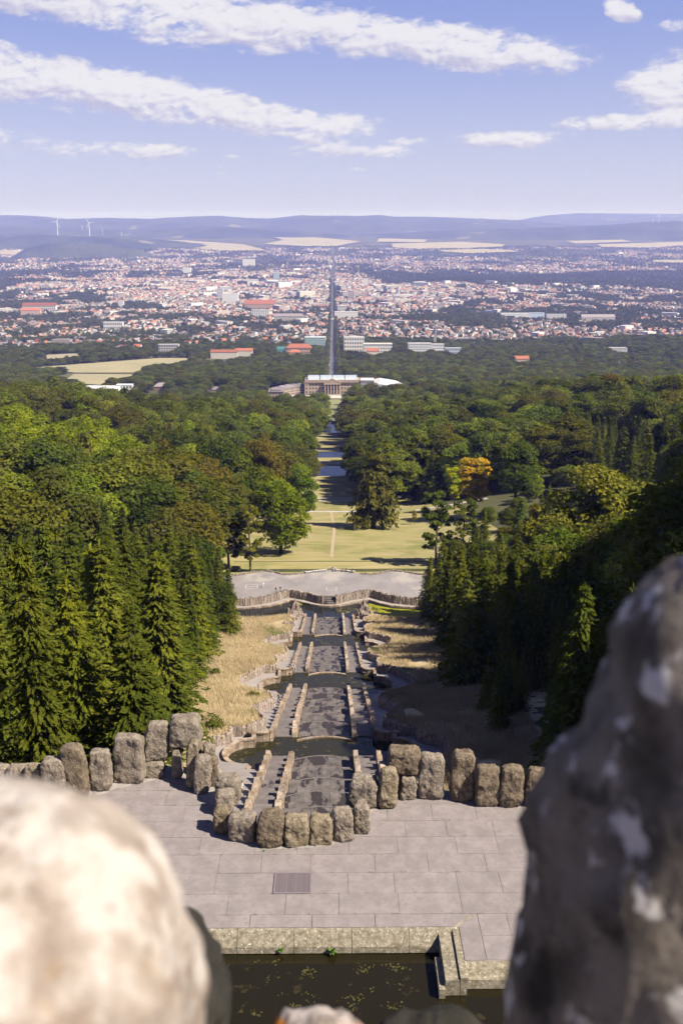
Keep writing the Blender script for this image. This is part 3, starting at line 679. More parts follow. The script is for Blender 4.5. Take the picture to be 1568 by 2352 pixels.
def rubble_slab(seed, m='wall_stone'):
    """upright rough slab, round-shouldered, unit size, base at 0"""
    r = random.Random(seed); v = []; f = []; lv = [(0, .98), (.35, 1.02), (.7, .95), (.9, .82), (1.0, .5)]
    for (z, w) in lv:
        for (x, y) in ((-.5, -.5), (-.2, -.62), (.2, -.6), (.5, -.45), (.5, .5), (-.5, .5)):
            v.append((x * w + r.uniform(-.06, .06), y * (w if z > .8 else 1) + r.uniform(-.12, .12), z + r.uniform(-.05, .05) * (z > 0)))
    for k in range(len(lv) - 1):
        for q in range(6): f.append((k * 6 + q, k * 6 + (q + 1) % 6, (k + 1) * 6 + (q + 1) % 6, (k + 1) * 6 + q))
    f.append(tuple(range(24, 30))); return mesh('stone', v, f, m, smooth=False)
SLB = [rubble_slab(40 + s) for s in range(8)]

COLW = np.linspace(-3.42, 3.42, 9)
def bow(x, a): return a * (1 - (x / 3.5) ** 2)
for fi, (ya, za, yb, zb) in enumerate(FL):
    L = yb - ya; n = 6 if fi else 6
    # central water steps, each tread of slabs with a bowed lip
    c = thing('water_steps', f'broad wet stone water steps with bowed edges, centre of the {FN[fi]}', 'cascade', (0, ya, za), 0, 'cascade flights')
    tl = L / n; rise = (za - zb) / n; nrow = 3; rl = tl / nrow; amp = 1.0
    cm = []
    for q in range(8):
        x0, x1 = COLW[q] + .01, COLW[q + 1] - .01; b0, b1 = bow(x0, amp), bow(x1, amp)
        v = [(x0, b0 + .02, 0), (x1, b1 + .02, 0), (x1, b1 + rl - .02, 0), (x0, b0 + rl - .02, 0)]
        v = v + [(a, b, -.3) for a, b, z in v]
        cm.append(mesh('slab', v, [(0, 1, 2, 3), (0, 4, 5, 1), (1, 5, 6, 2), (2, 6, 7, 3), (3, 7, 4, 0)], 'cascade_slab'))
    for t in range(n):
        for r_ in range(nrow):
            for q in range(8): link('slab', cm[q], c, (0, t * tl + r_ * rl - amp, -(t + .72) * rise - .03 * r_ * (tl / 6) + rr.uniform(-.012, .012), ), (0, 0, 0), (1, 1, 1))
    mb = MB()
    for t in range(n): mb.box(-3.5, 3.5, t * tl - .4, (t + 1) * tl + .2, -(t + 2) * rise - 3, -(t + .72) * rise - .34)
    link('core', mb.mesh('core', 'cascade_slab'), c)
    for t in range(1, n + 1):
        xs = np.linspace(-3.4, 3.4, 13); y0_ = t * tl - amp; z0_ = -(t - .28) * rise - .06 * (tl / 6) + .03
        lv = [(x, y0_ + bow(x, amp) - .06, z0_) for x in xs] + [(x, y0_ + bow(x, amp) + .10, z0_) for x in xs]; lv += [(x, y, z0_ - .3) for x, y, z in lv]
        link('step_lip', mesh('step_lip', lv, [(i, i + 1, i + 14, i + 13) for i in range(12)] + [(i, i + 26, i + 27, i + 1) for i in range(12)] + [(i + 13, i + 14, i + 40, i + 39) for i in range(12)], 'stair_slab'), c)
    lip = MB(); xs = np.linspace(-3.4, 3.4, 13)
    lv = [(x, bow(x, amp) - amp - .28, .05) for x in xs] + [(x, bow(x, amp) - amp + .06, .05) for x in xs]; lv += [(x, y, -.5) for x, y, z in lv[:13]]
    lip.add(lv, [(i, i + 1, i + 14, i + 13) for i in range(12)] + [(i, i + 26, i + 27, i + 1) for i in range(12)])
    link('weir_lip', lip.mesh('weir_lip', 'coping'), c)
    for s in (-1, 1):
        side = 'left' if s < 0 else 'right'
        # side staircase
        t_ = thing('staircase', f'{side} stone staircase beside the {FN[fi]}', 'stairs', (s * 5.08, ya, za), 0, 'cascade staircases')
        ns = 22; sl_ = L / ns; sr = (za - zb) / ns
        for k in range(ns): link('step', STEP[k % 3], t_, (0, (k + .5) * sl_, -(k + .0) * sr - 1.0 + .02), None, (2.32, sl_ * 1.0, 1.0))
        # stepped walls
        for (xw, nm) in ((3.78, 'inner'), (6.45, 'outer')):
            w_ = thing('stepped_wall', f'{nm} stepped wall of rust-stained blocks on the {side} of the {FN[fi]}', 'wall', (s * xw, ya, za), 0, 'stepped cascade walls')
            nb = int(L / 1.55); bl = L / nb
            for k in range(nb):
                kk = k // 2 * 2
                link('block', BLK[rr.randrange(6)], w_, (rr.uniform(-.03, .03), (k + .5) * bl, -(kk + .6) * bl / L * (za - zb) - 2.2 + .0), (0, 0, math.pi * rr.randint(0, 1)), (.60 + rr.uniform(-.04, .04), bl * .98, 3.05 + rr.uniform(-.08, .08)))
# pools
XW = [(56, 9), (84, 9), (96, 11.5), (103, 14.6), (109, 14.8), (110.8, 11.7), (112.6, 11.6), (112.8, 9.2), (118.5, 7.9), (124, 9), (131, 11), (132, 9.8), (138.7, 8.1), (146, 9), (154, 14), (158, 15.6), (163, 15.4), (168.2, 11.9), (168.6, 9.5),
      (174, 9.4), (180.8, 10.4), (188.7, 8.2), (198, 9), (205, 13.5), (210, 14.6), (213.7, 14.5), (216.4, 11.6), (217.2, 9.5), (220.9, 8.4), (226, 9), (231.3, 11.4), (231.5, 8.6), (240, 9), (246, 11), (252, 7.6), (256, 7.4)]
XWy = np.array([a for a, b in XW]); XWx = np.array([b for a, b in XW])
BAYC = 8.75; BAYR = 3.05
bays = []
for pi in range(3):
    b = FL[pi][2]; a = FL[pi + 1][0]; z = WL[pi]; yc = {0: 107.4, 1: 162.2, 2: 211.3}[pi]; y_far = a - 1.0
    bays.append((yc, b, y_far))
    th = np.linspace(-math.pi / 2, math.pi / 2, 17)
    arc = [(BAYC + BAYR * math.cos(t), yc + BAYR * math.sin(t)) for t in th]
    R_ = [(6.1, b - 5.5), (BAYC, b - 5.5), (BAYC, yc - BAYR)] + arc + [(BAYC, y_far), (6.2, y_far), (6.2, a), (3.45, a)]
    Lx = [(-x, y) for x, y in R_[::-1]]
    P = R_ + [(2, a + .35), (0, a + .5), (-2, a + .35)] + Lx
    tag(link('pool_water', poly_sheet('pool_water', P, z, 'pool_water')), kind='structure')
    tag(link('pool_floor', poly_sheet('pool_floor', P, z - 1.6, 'dark_gap')), kind='structure')
    for s in (-1, 1):
        side = 'left' if s < 0 else 'right'
        w_ = thing('bay_wall', f'curved low stone wall round the {side} bay of the {PN[pi]}', 'wall', (0, 0, z), 0, 'curved pool walls')
        line = [(BAYC, y_far - .1)] + [(BAYC, yc + BAYR)] * (y_far - yc - BAYR > .4) + [(BAYC + (BAYR + .2) * math.cos(t), yc + (BAYR + .2) * math.sin(t)) for t in th[::-1]] + [(BAYC, yc - BAYR - .25), (BAYC, b - 5.2)]
        pts = []
        for (p, q) in zip(line[:-1], line[1:]):
            d = math.dist(p, q); k = max(1, round(d / .62))
            pts += [((p[0] + (q[0] - p[0]) * (i + .5) / k), (p[1] + (q[1] - p[1]) * (i + .5) / k), math.atan2(q[1] - p[1], q[0] - p[0]), d / k) for i in range(k)]
        for (x, y, an, ln) in pts:
            if ln < .05: continue
            an2 = an if s > 0 else math.pi - an
            link('block', BLK[rr.randrange(6)], w_, (s * x, y, -1.3), (0, 0, an2), (ln * 1.0, .42, 2.35))
            link('coping_stone', BLK[rr.randrange(6)], w_, (s * x, y, 1.0), (0, 0, an2), (ln * 1.03, .56, .2))
        w_ = thing('parapet_wall', f'panelled stone parapet across the far {side} side of the {PN[pi]}', 'wall', (0, 0, z), 0, 'pool end walls')
        line = [(BAYC + .2, y_far + .1), (7.2, y_far), (6.5, y_far + .25), (6.05, y_far + .9), (5.95, y_far + 2.2)]
        for (p, q) in zip(line[:-1], line[1:]):
            d = math.dist(p, q); k = max(1, round(d / .6))
            for i in range(k):
                x = p[0] + (q[0] - p[0]) * (i + .5) / k + .45; y = p[1] + (q[1] - p[1]) * (i + .5) / k; an = math.atan2(q[1] - p[1], q[0] - p[0]); an = an if s > 0 else math.pi - an
                link('panel', BLK[rr.randrange(6)], w_, (s * x, y, -1.3), (0, 0, an), (d / k * .97, .40, 2.45))
                link('coping_stone', BLK[rr.randrange(6)], w_, (s * x, y, 1.1), (0, 0, an), (d / k * 1.03, .58, .22))
# side paths, retaining walls, meadow
NEP_L = [(-34, 262), (-24, 262.3), (-20.4, 263), (-17, 263.9), (-14, 266), (-11.2, 268.3), (-8.2, 267), (-5.5, 265.2), (-2.9, 264), (0, 263.4)]
NEP_NEAR = [(-6.4, 255), (-7.2, 252.6), (-10, 249.8), (-14.3, 244), (-17.5, 239.2), (-21.2, 237.3), (-27, 237), (-34, 243)]
def mir(P): return [(-x, y) for x, y in P]
NEP = NEP_L + mir(NEP_L)[::-1][1:] + mir(NEP_NEAR)[::-1] + [(3.45, 254.2), (2, 254.8), (0, 255), (-2, 254.8), (-3.45, 254.2)] + NEP_NEAR
def path_z(X, Y): return zc(Y) + .06
def in_pool(X, Y, grow=0.0):
    a = np.abs(X); r = np.zeros(a.shape, bool)
    for (yc, b, yf) in bays: r |= ((a < BAYC + grow) & (Y > b - 5.5) & (Y < yf)) | ((a - BAYC) ** 2 + (Y - yc) ** 2 < (BAYR + .1 + grow) ** 2)
    return r
def lawn_keep(s):
    return lambda X, Y: (np.abs(X) > np.interp(Y, XWy, XWx) - .1) & ~in_poly(X, Y, NEP) & ~in_pool(X, Y, .3)
for s in (-1, 1):
    xs = np.linspace(6.6, 16.4, 40) * s; ys = np.arange(58, 256, .3)
    k = lambda X, Y: (np.abs(X) < np.interp(Y, XWy, XWx) + .35) & ~in_pool(X, Y) & ~in_poly(X, Y, NEP)
    tag(link('side_path', grid_sheet('side_path', xs if s > 0 else xs[::-1], ys, path_z, 'path_gravel', k)), kind='structure')
    xs = (np.linspace(7.4, 27, 60) if s < 0 else np.linspace(7.4, 42, 100)) * s; ys = np.arange(56, 250, .5)
    mz = lambda X, Y: ground(X, Y) + .06 + (vnoise(X / 1.5, Y / 1.5, 9) - .5) * .25
    tag(link('meadow', grid_sheet('meadow', xs if s > 0 else xs[::-1], ys, mz, 'dry_soil', lawn_keep(s))), kind='structure')
    side = 'left' if s < 0 else 'right'
    for fi, (y0, y1) in enumerate(((60, 112.8), (112.8, 168.6), (168.6, 217.2), (217.2, 254))):
        w_ = thing('retaining_wall', f'wavy retaining wall of upright rough slabs along the {side} path beside the {FN[fi]}', 'wall', (0, y0, float(zc(y0))), 0, 'rough slab retaining walls')
        pl = [(x, y) for y, x in XW if y0 <= y <= y1]
        if fi == 0: pl = [(x, y) for y, x in XW if 84 <= y <= y1]
        pl = [(float(np.interp(max(y0, 84), XWy, XWx)), max(y0, 84))] + pl
        for (p, q) in zip(pl[:-1], pl[1:]):
            d = math.dist(p, q)
            if d < .3: continue
            k = max(1, round(d / .56))
            for i in range(k):
                x = p[0] + (q[0] - p[0]) * (i + .5) / k; y = p[1] + (q[1] - p[1]) * (i + .5) / k; an = math.atan2(q[1] - p[1], q[0] - p[0])
                if bool(in_pool(np.array([x]), np.array([y]), .2)[0]): continue
                h = 1.55 + rr.uniform(-.12, .28)
                link('stone', SLB[rr.randrange(8)], w_, (s * x, y - y0, float(zc(y)) - float(zc(y0)) - .35), (0, 0, an if s > 0 else math.pi - an), (d / k * rr.uniform(.95, 1.12), .42, h + .35))

# the round basin below, its rock towers and the square above it
tag(link('basin_water', poly_sheet('basin_water', NEP, WL[3], 'neptune_water')), kind='structure')
tag(link('basin_floor', poly_sheet('basin_floor', NEP, WL[3] - 1.5, 'dark_gap')), kind='structure')
ALG = [(8.5, 255.5), (12, 251.6), (17, 244.5), (22, 241), (30, 242), (31, 260.8), (24, 261.2), (18, 262.2), (13.5, 264.5), (11.5, 266.2), (9.5, 262)]
tag(link('algae_mat', poly_sheet('algae_mat', ALG, WL[3] + .012, 'algae_water')), 'yellow-green algae covering the right half of the round basin', 'algae', kind='stuff')
tag(link('algae_mat', poly_sheet('algae_mat', [(-26, 260.8), (-17, 262.4), (-13, 264.3), (-12, 262), (-16, 258), (-24, 256), (-28, 257)], WL[3] + .012, 'neptune_water')), 'patchy algae along the far left edge of the round basin', 'algae', kind='stuff')
def slab_row(w_, pl, z, h, dwid=.5, dep=.45, jit=.25, sink=.3, fn=None):
    for (p, q) in zip(pl[:-1], pl[1:]):
        d = math.dist(p, q); k = max(1, round(d / dwid))
        for i in range(k):
            x = p[0] + (q[0] - p[0]) * (i + .5) / k; y = p[1] + (q[1] - p[1]) * (i + .5) / k; an = math.atan2(q[1] - p[1], q[0] - p[0])
            zz = z if not callable(z) else z(x, y); hh = (h if not callable(h) else h(x, y)) * rr.uniform(1 - jit, 1 + jit)
            link('stone', SLB[rr.randrange(8)], w_, (x, y, zz - sink), (0, 0, an + rr.uniform(-.15, .15)), (d / k * rr.uniform(.9, 1.1), dep * rr.uniform(.8, 1.2), hh + sink))
PW = [(-34, 263.4), (-24, 263.6), (-18.8, 265.2), (-15.3, 267.4), (-12.4, 270), (-11.4, 270.2), (-10.4, 269.6), (-5.9, 267.7), (-2.9, 265.3), (-1.7, 264.7)]
for s in (-1, 1):
    side = 'left' if s < 0 else 'right'
    pl = PW if s < 0 else mir(PW)[::-1]
    w_ = thing('retaining_wall', f'scalloped wall of upright rough slabs between the round basin and the square, {side} of the steps', 'wall', (0, 0, 0), 0, 'rough slab retaining walls')
    slab_row(w_, pl, -71.35, 2.6, .46, .6, .09)
    lw = NEP_L if s < 0 else mir(NEP_L)[::-1]
    mb = MB(); a = [(p[0], p[1] - .12) for p in lw]; b = [(p[0], p[1] + .2) for p in pl]
    # ledge walk between water and wall
    n_ = 40; A = np.array(a); B = np.array(b)
    ta = np.linspace(0, len(A) - 1, n_); tb_ = np.linspace(0, len(B) - 1, n_)
    xa = np.sort(np.linspace(-34, 0, n_)) if s < 0 else np.linspace(0, 34, n_)
    ya_ = np.interp(xa, A[:, 0], A[:, 1]); yb_ = np.interp(xa, B[:, 0] if B[0, 0] < B[-1, 0] else B[::-1, 0], B[:, 1] if B[0, 0] < B[-1, 0] else B[::-1, 1]) + .3
    v = [(x, y, -71.2) for x, y in zip(xa, ya_)] + [(x, y, -71.2) for x, y in zip(xa, yb_)] + [(x, y, -72.4) for x, y in zip(xa, ya_)]
    tag(link('ledge', mesh('ledge', v, [(i, i + 1, n_ + i + 1, n_ + i) for i in range(n_ - 1)] + [(i, 2 * n_ + i, 2 * n_ + i + 1, i + 1) for i in range(n_ - 1)], 'path_gravel')), kind='structure')
    kb = thing('basin_kerb', f'pale kerb stones edging the round basin on the {side}', 'kerb', (0, 0, 0), 0, 'kerbs of the round basin')
    for i in range(n_ - 1):
        d = math.dist((xa[i], ya_[i]), (xa[i + 1], ya_[i + 1])); link('kerb_stone', BLK[i % 6], kb, ((xa[i] + xa[i + 1]) / 2, (ya_[i] + ya_[i + 1]) / 2 - .1, -71.75), (0, 0, math.atan2(ya_[i + 1] - ya_[i], xa[i + 1] - xa[i])), (d, .4, .62))
    nn = NEP_NEAR if s < 0 else mir(NEP_NEAR)[::-1]
    w_ = thing('retaining_wall', f'low wall of upright rough slabs on the near {side} shore of the round basin', 'wall', (0, 0, 0), 0, 'rough slab retaining walls')
    slab_row(w_, [p for p in nn if abs(p[0]) > 6.5], lambda x, y: float(zc(y)) + (0.3 if abs(x) > 12 else 0) - 1.0, 2.3, .5, .6, .16, 1.5)
    rk = thing('rock_tower', f'craggy rock tower of stacked upright slabs on the {side} shore of the round basin', 'rock', (s * 9.6, 250.8, -70.4), 0, 'rock towers by the round basin')
    for k in range(140):
        t = rr.uniform(0, 6.283); q = math.sqrt(rr.random()); x = 3.1 * q * math.cos(t); y = 2.0 * q * math.sin(t)
        h = 4.9 * max(.16, 1 - q ** 1.15) * rr.uniform(.85, 1.12) + .8
        link('stone', SLB[k % 8], rk, (x + s * -.6 * (1 - q), y, -1.2), (rr.uniform(-.05, .05), rr.uniform(-.05, .05), rr.uniform(-.5, .5)), (rr.uniform(.45, .75), .55, h + 1.2))
    link('tablet', mesh('tablet', *box(-.42, .42, -.1, .1, 0, 1.1), 'path_pale'), rk, (-.3 * s * 1.6, -1.45, 2.2))
PLF = [(-34, 281), (-28.1, 282.9), (-23, 285.6), (-19.2, 286.7), (-16.5, 285.6), (-14.2, 283.9), (-12, 283.5), (-9.9, 284.0), (-7.5, 285.5), (-4, 287), (0, 288)]
PLZ = PW + [(-1.7, 266), (1.7, 266)] + mir(PW)[::-1] + mir(PLF) + PLF[::-1][1:]
tag(link('square', poly_sheet('square', PLZ, -69.15, 'asphalt', .3)), kind='structure')
stp = thing('steps', 'three short stone steps from the square down to the round basin', 'steps', (0, 265, -71.2))
for k in range(4): link('step', STEP[k % 3], stp, (0, -.35 + k * .45, -1.0 + (k + 1) * .5), None, (3.3, .46, 1.0))
for s in (-1, 1): link('end_post', BLK[s], stp, (s * 1.95, 0, -.2), None, (.6, .7, 3.0))
rp = []
for (a, b) in zip((PLF + mir(PLF)[::-1][1:])[:-1], (PLF + mir(PLF)[::-1][1:])[1:]):
    d = math.dist(a, b)
    for i in range(int(d / .5)): rp.append((a[0] + (b[0] - a[0]) * i / (d / .5), a[1] + (b[1] - a[1]) * i / (d / .5)))
ed = thing('rock_edging', 'line of small upright rocks along the lawn side of the square', 'edging', (0, 284, -69.2))
v = []; f = []
for (x, y) in rp:
    if -7.5 < x < 9.5: continue
    s_ = SLB[rr.randrange(8)]; o = len(v); h = rr.uniform(.35, .85)
    v += [(x + q.co.x * .42, y - 284 + q.co.y * .4, q.co.z * h) for q in s_.vertices]; f += [tuple(i + o for i in p.vertices) for p in s_.polygons]
e_ = link('small_rocks', mesh('small_rocks', v, f, 'wall_stone'), ed); e_['kind'] = 'stuff'
def bench(x, y, rz, lb):
    b = thing('bench', lb, 'bench', (x, y, -69.15), rz, 'benches along the square')
    link('seat', mesh('seat', *box(-1.1, 1.1, -.28, .28, .42, .54), 'bench_wood'), b)
    for q in (-.85, 0, .85): link('leg', mesh('leg', *box(q - .09, q + .09, -.22, .22, 0, .42), 'bench_wood'), b)
for (x, y, rz, lb) in ((-6.3, 285.2, .32, 'white bench at the left end of the bench row on the square'), (-4.0, 286.1, .28, 'white bench second from the left end of the row on the square'), (-1.9, 286.7, .15, 'white bench just left of the two standing visitors'),
                       (2.2, 286.8, -.08, 'white bench just right of the two standing visitors'), (4.6, 286.4, -.22, 'white bench where three visitors sit'), (6.7, 285.6, -.3, 'white bench at the right end of the bench row on the square')):
    bench(x, y, rz, lb)
def outline(name, lb, x0, x1, y0, y1, mid):
    mb = MB(); w = .1; z = -69.145
    for a in ((x0, x1, y0, y0 + w), (x0, x1, y1 - w, y1), (x0, x0 + w, y0, y1), (x1 - w, x1, y0, y1)) + (((x0, x1, (y0 + y1) / 2 - w / 2, (y0 + y1) / 2 + w / 2),) if mid else ()):
        mb.add([(a[0], a[2], z), (a[1], a[2], z), (a[1], a[3], z), (a[0], a[3], z)], [(0, 1, 2, 3)]); z += .0015
    tag(link(name, mb.mesh(name, 'white_paint')), lb, 'ground marking')
outline('painted_outline', 'white painted double rectangle in the middle of the square', -.9, 2.1, 269.9, 272.9, True)
outline('painted_outline', 'faint white painted rectangle on the left part of the square', -24.5, -21, 272.0, 275.2, True)

# dry grass of the meadow
def grass(name, lb, s, n, m):
    X = rng.uniform(8, 26, n * 3) * s; Y = rng.uniform(60, 250, n * 3); k = lawn_keep(s)(X, Y) & (np.abs(X) > np.interp(Y, XWy, XWx) + .25)
    k &= vnoise(X / 6, Y / 6, 21) > .12
    X, Y = X[k][:n], Y[k][:n]; n = len(X); Z = ground(X, Y)
    a = rng.uniform(0, 6.283, n); h = rng.uniform(.35, 1.0, n) * (0.6 + .8 * vnoise(X / 5, Y / 5, 4)); w = rng.uniform(.016, .04, n)
    bx, by = rng.normal(-.22, .2, n) * h, rng.normal(0, .2, n) * h
    v = np.empty((n, 3, 3)); v[:, 0] = np.stack([X - w * np.cos(a), Y - w * np.sin(a), Z], -1); v[:, 1] = np.stack([X + w * np.cos(a), Y + w * np.sin(a), Z], -1); v[:, 2] = np.stack([X + bx, Y + by, Z + h], -1)
    tag(link(name, mesh(name, v.reshape(-1, 3), np.arange(3 * n).reshape(-1, 3), m)), lb, 'grass', kind='stuff')
grass('dry_grass', 'tall straw-coloured dry grass on the slope left of the cascade', -1, 190000, 'dry_grass')
grass('dry_grass', 'shaded dry grass on the slope right of the cascade', 1, 120000, 'dry_grass')

# ================================================================ THE PALACE
PAL = thing('palace', 'long sandstone palace with a columned portico at the end of the avenue', 'palace', (0, 1420, -204))
def part(name, mb, m, parent=PAL, **k): return link(name, mb.mesh(name, m), parent, **k)
HW = 37.0
part('wall', MB().box(-HW, HW, 0, 26, 0, 17.2).box(-HW - 2.6, -HW + 3.5, -1.2, 26, 0, 17.6).box(HW - 3.5, HW + 2.6, -1.2, 26, 0, 17.6), 'sandstone')
part('plinth', MB().box(-HW - 3, HW + 3, -1.8, 27, -2, 1.2), 'sandstone_trim')
part('cornice', MB().box(-HW - 3.2, HW + 3.2, -1.9, 27, 17.65, 19.2).box(-HW - 2.4, HW + 2.4, -1, 26.4, 19.2, 21.2), 'sandstone_trim')
for k in range(4):
    x0 = -35 + k * 17.8
    gp = part('glass_roof', MB().add([(x0, 2, 21.2), (x0 + 16.6, 2, 21.2), (x0 + 16.6, 5, 25.2), (x0, 5, 25.2), (x0, 22, 25.2), (x0 + 16.6, 22, 25.2), (x0, 25, 21.2), (x0 + 16.6, 25, 21.2)], [(0, 1, 2, 3), (3, 2, 5, 4), (4, 5, 7, 6), (0, 3, 4, 6), (1, 7, 5, 2)]), 'glass_roof')
    gb = MB()
    for q in range(9): gb.add([(x0 + q * 2.05, 1.9, 21.3), (x0 + q * 2.05 + .25, 1.9, 21.3), (x0 + q * 2.05 + .25, 4.9, 25.3), (x0 + q * 2.05, 4.9, 25.3)], [(0, 1, 2, 3)])
    link('glazing_bar', gb.mesh('glazing_bar', 'turbine_white'), gp)
part('portico_shade_panel', MB().box(-11.5, 11.5, -.15, .1, 1.2, 16), 'dark_gap')  # near-black panel on the wall face, painted shade behind the columns
for k in range(6):
    x = -10.4 + k * 4.16
    c_ = part('column', MB().tube((0, 0, 1.6), (0, 0, 14.6), .95, .8, 10), 'sandstone', loc=(x, -4.2, 0))
    link('capital', MB().box(-1.1, 1.1, -1.1, 1.1, 14.6, 15.6).mesh('capital', 'sandstone_trim'), c_); link('base', MB().box(-1.15, 1.15, -1.15, 1.15, 1.2, 1.7).mesh('base', 'sandstone_trim'), c_)
part('entablature', MB().box(-12.2, 12.2, -5.4, 1, 15.6, 18.3), 'sandstone')
part('pediment', MB().add([(-12.8, -5.6, 18.3), (12.8, -5.6, 18.3), (0, -5.6, 23.4), (-12.8, 3, 18.3), (12.8, 3, 18.3), (0, 3, 23.4)], [(0, 1, 2), (3, 5, 4), (0, 2, 5, 3), (1, 4, 5, 2), (0, 3, 4, 1)]), 'sandstone')
part('pediment_moulding', MB().add([(-13.3, -5.9, 18.2), (-11.6, -5.9, 18.2), (0, -5.9, 22.7), (0, -5.9, 24.0)], [(0, 1, 2, 3)]).add([(13.3, -5.9, 18.2), (11.6, -5.9, 18.2), (0, -5.9, 22.7), (0, -5.9, 24.0)], [(0, 3, 2, 1)]), 'sandstone_trim')
for k in range(4): part('step', MB().box(-13 - k * 1.2, 13 + k * 1.2, -7 - k * 1.3, -5.7 - k * 1.3, -2, 1.2 - k * .6), 'path_pale')
WIN = mesh('window', *box(-.85, .85, -.05, .1, 0, 2.6), 'window_glass'); FRM = mesh('frame', MB().box(-1.2, -.85, -.16, .1, -.2, 2.9).box(.85, 1.2, -.16, .1, -.2, 2.9).box(-1.2, 1.2, -.2, .1, 2.6, 3.1).v, MB().box(-1.2, -.85, -.16, .1, -.2, 2.9).box(.85, 1.2, -.16, .1, -.2, 2.9).box(-1.2, 1.2, -.2, .1, 2.6, 3.1).f, 'sandstone_trim')
def pwin(x, y, z, rz=0.0, h=1.0, parent=PAL):
    w = link('window', WIN, parent, (x, y, z), (0, 0, rz), (1, 1, h)); link('frame', FRM, w)
for x in (-32, -27.5, -23, -18.5, -14, 14, 18.5, 23, 27.5, 32):
    for z, h in ((2.2, 1.15), (8.0, 1.0), (12.9, .85)): pwin(x, -.06, z, 0, h)
for x in (-HW + .3, HW - .3):
    for z, h in ((2.2, 1.15), (8.0, 1.0), (12.9, .85)): pwin(x, -1.26, z, 0, h)
for x in (-8.3, -4.16, 0, 4.16, 8.3):
    for z, h in ((1.6, 1.6), (8.6, 1.2)): pwin(x, -.2, z, 0, h)
# curved gallery on the left and its end pavilion
cx = np.array([(-39.5, 6), (-46, 3), (-53, -2), (-60, -9), (-66, -18), (-70, -28)], float)
for i in range(5):
    a, b = cx[i], cx[i + 1]; d = (b - a) / np.linalg.norm(b - a); nrm = np.array([d[1], -d[0]]); nrm = nrm if nrm[1] < 0 or nrm[0] > 0 else -nrm
    o_ = -nrm * 14
    part('gallery_wall', MB().add([(*a, 0), (*b, 0), (*(b + o_), 0), (*(a + o_), 0), (*a, 12.5), (*b, 12.5), (*(b + o_), 13.5), (*(a + o_), 13.5)], [(0, 1, 5, 4), (1, 2, 6, 5), (2, 3, 7, 6), (3, 0, 4, 7)]), 'sandstone')
    part('gallery_roof', MB().add([(*(a + nrm * .6), 12.6), (*(b + nrm * .6), 12.6), (*(b + o_), 14.2), (*(a + o_), 14.2), (*(a + nrm * .6), 11.9), (*(b + nrm * .6), 11.9)], [(0, 1, 2, 3), (4, 5, 1, 0)]), 'roof_grey')
    an = math.atan2(d[1], d[0]) + (math.pi if d[0] < 0 else 0)
    for q in (.2, .5, .8):
        p = a + (b - a) * q + nrm * .06
        for z in (1.5, 5.2, 8.8): pwin(p[0], p[1], z, an, .85)
part('end_pavilion', MB().box(-88, -68, -50, -22, -2, 12.2), 'sandstone')
part('pavilion_roof', MB().box(-89, -67, -51, -21, 12.25, 13.1).box(-85, -71, -47, -25, 13.1, 15), 'roof_grey')
for x in (-85.5, -81.5, -77.5, -73.5, -70.3):
    for z in (1.5, 5.2, 8.8): pwin(x, -50.06, z, 0, .85)
tag(link('forecourt', poly_sheet('forecourt', [(-75, 1388), (75, 1388), (75, 1414), (-75, 1414)], -203.9, 'path_pale')), kind='structure')
sc_ = thing('scaffold_hall', 'building wrapped in grey scaffolding against the right end of the palace', 'scaffolding', (50, 1415, -204))
part('mesh_wrap', MB().box(-9.5, 9.5, 0, 22, 0, 21), 'scaffold', sc_)
for k in range(6): part('scaffold_pole', MB().box(-9.4 + k * 3.7, -9.2 + k * 3.7, -.3, -.1, 0, 21.5), 'turbine_white', sc_)
for k in range(5): part('scaffold_deck', MB().box(-9.6, 9.6, -.6, -.05, 3 + k * 4, 3.3 + k * 4), 'sandstone_trim', sc_)
part('cover', MB().box(-9.8, 9.8, -.6, 22.4, 21.02, 21.8), 'tent_white', sc_)
th_ = thing('white_hall', 'large white temporary hall with a sloping roof right of the palace', 'hall', (82, 1395, -206))
part('wall', MB().box(-22, 22, 0, 40, 0, 12), 'tent_white', th_)
part('roof', MB().add([(-22.5, -.6, 19), (-22.5, 40.6, 22), (-14, -.6, 21), (-14, 40.6, 24), (10, -.6, 17), (10, 40.6, 20), (22.8, -.6, 12.1), (22.8, 40.6, 14)], [(0, 2, 3, 1), (2, 4, 5, 3), (4, 6, 7, 5)]).add([(-22.4, -.3, 12), (22.4, -.3, 12), (10, -.3, 16.9), (-14, -.3, 20.9), (-22.4, -.3, 18.9)], [(0, 1, 2, 3, 4)]), 'tent_white', th_)
for k in range(9): part('rib', MB().box(-22 + k * 5.4, -21.6 + k * 5.4, -.5, -.1, 0, 12), 'scaffold', th_)

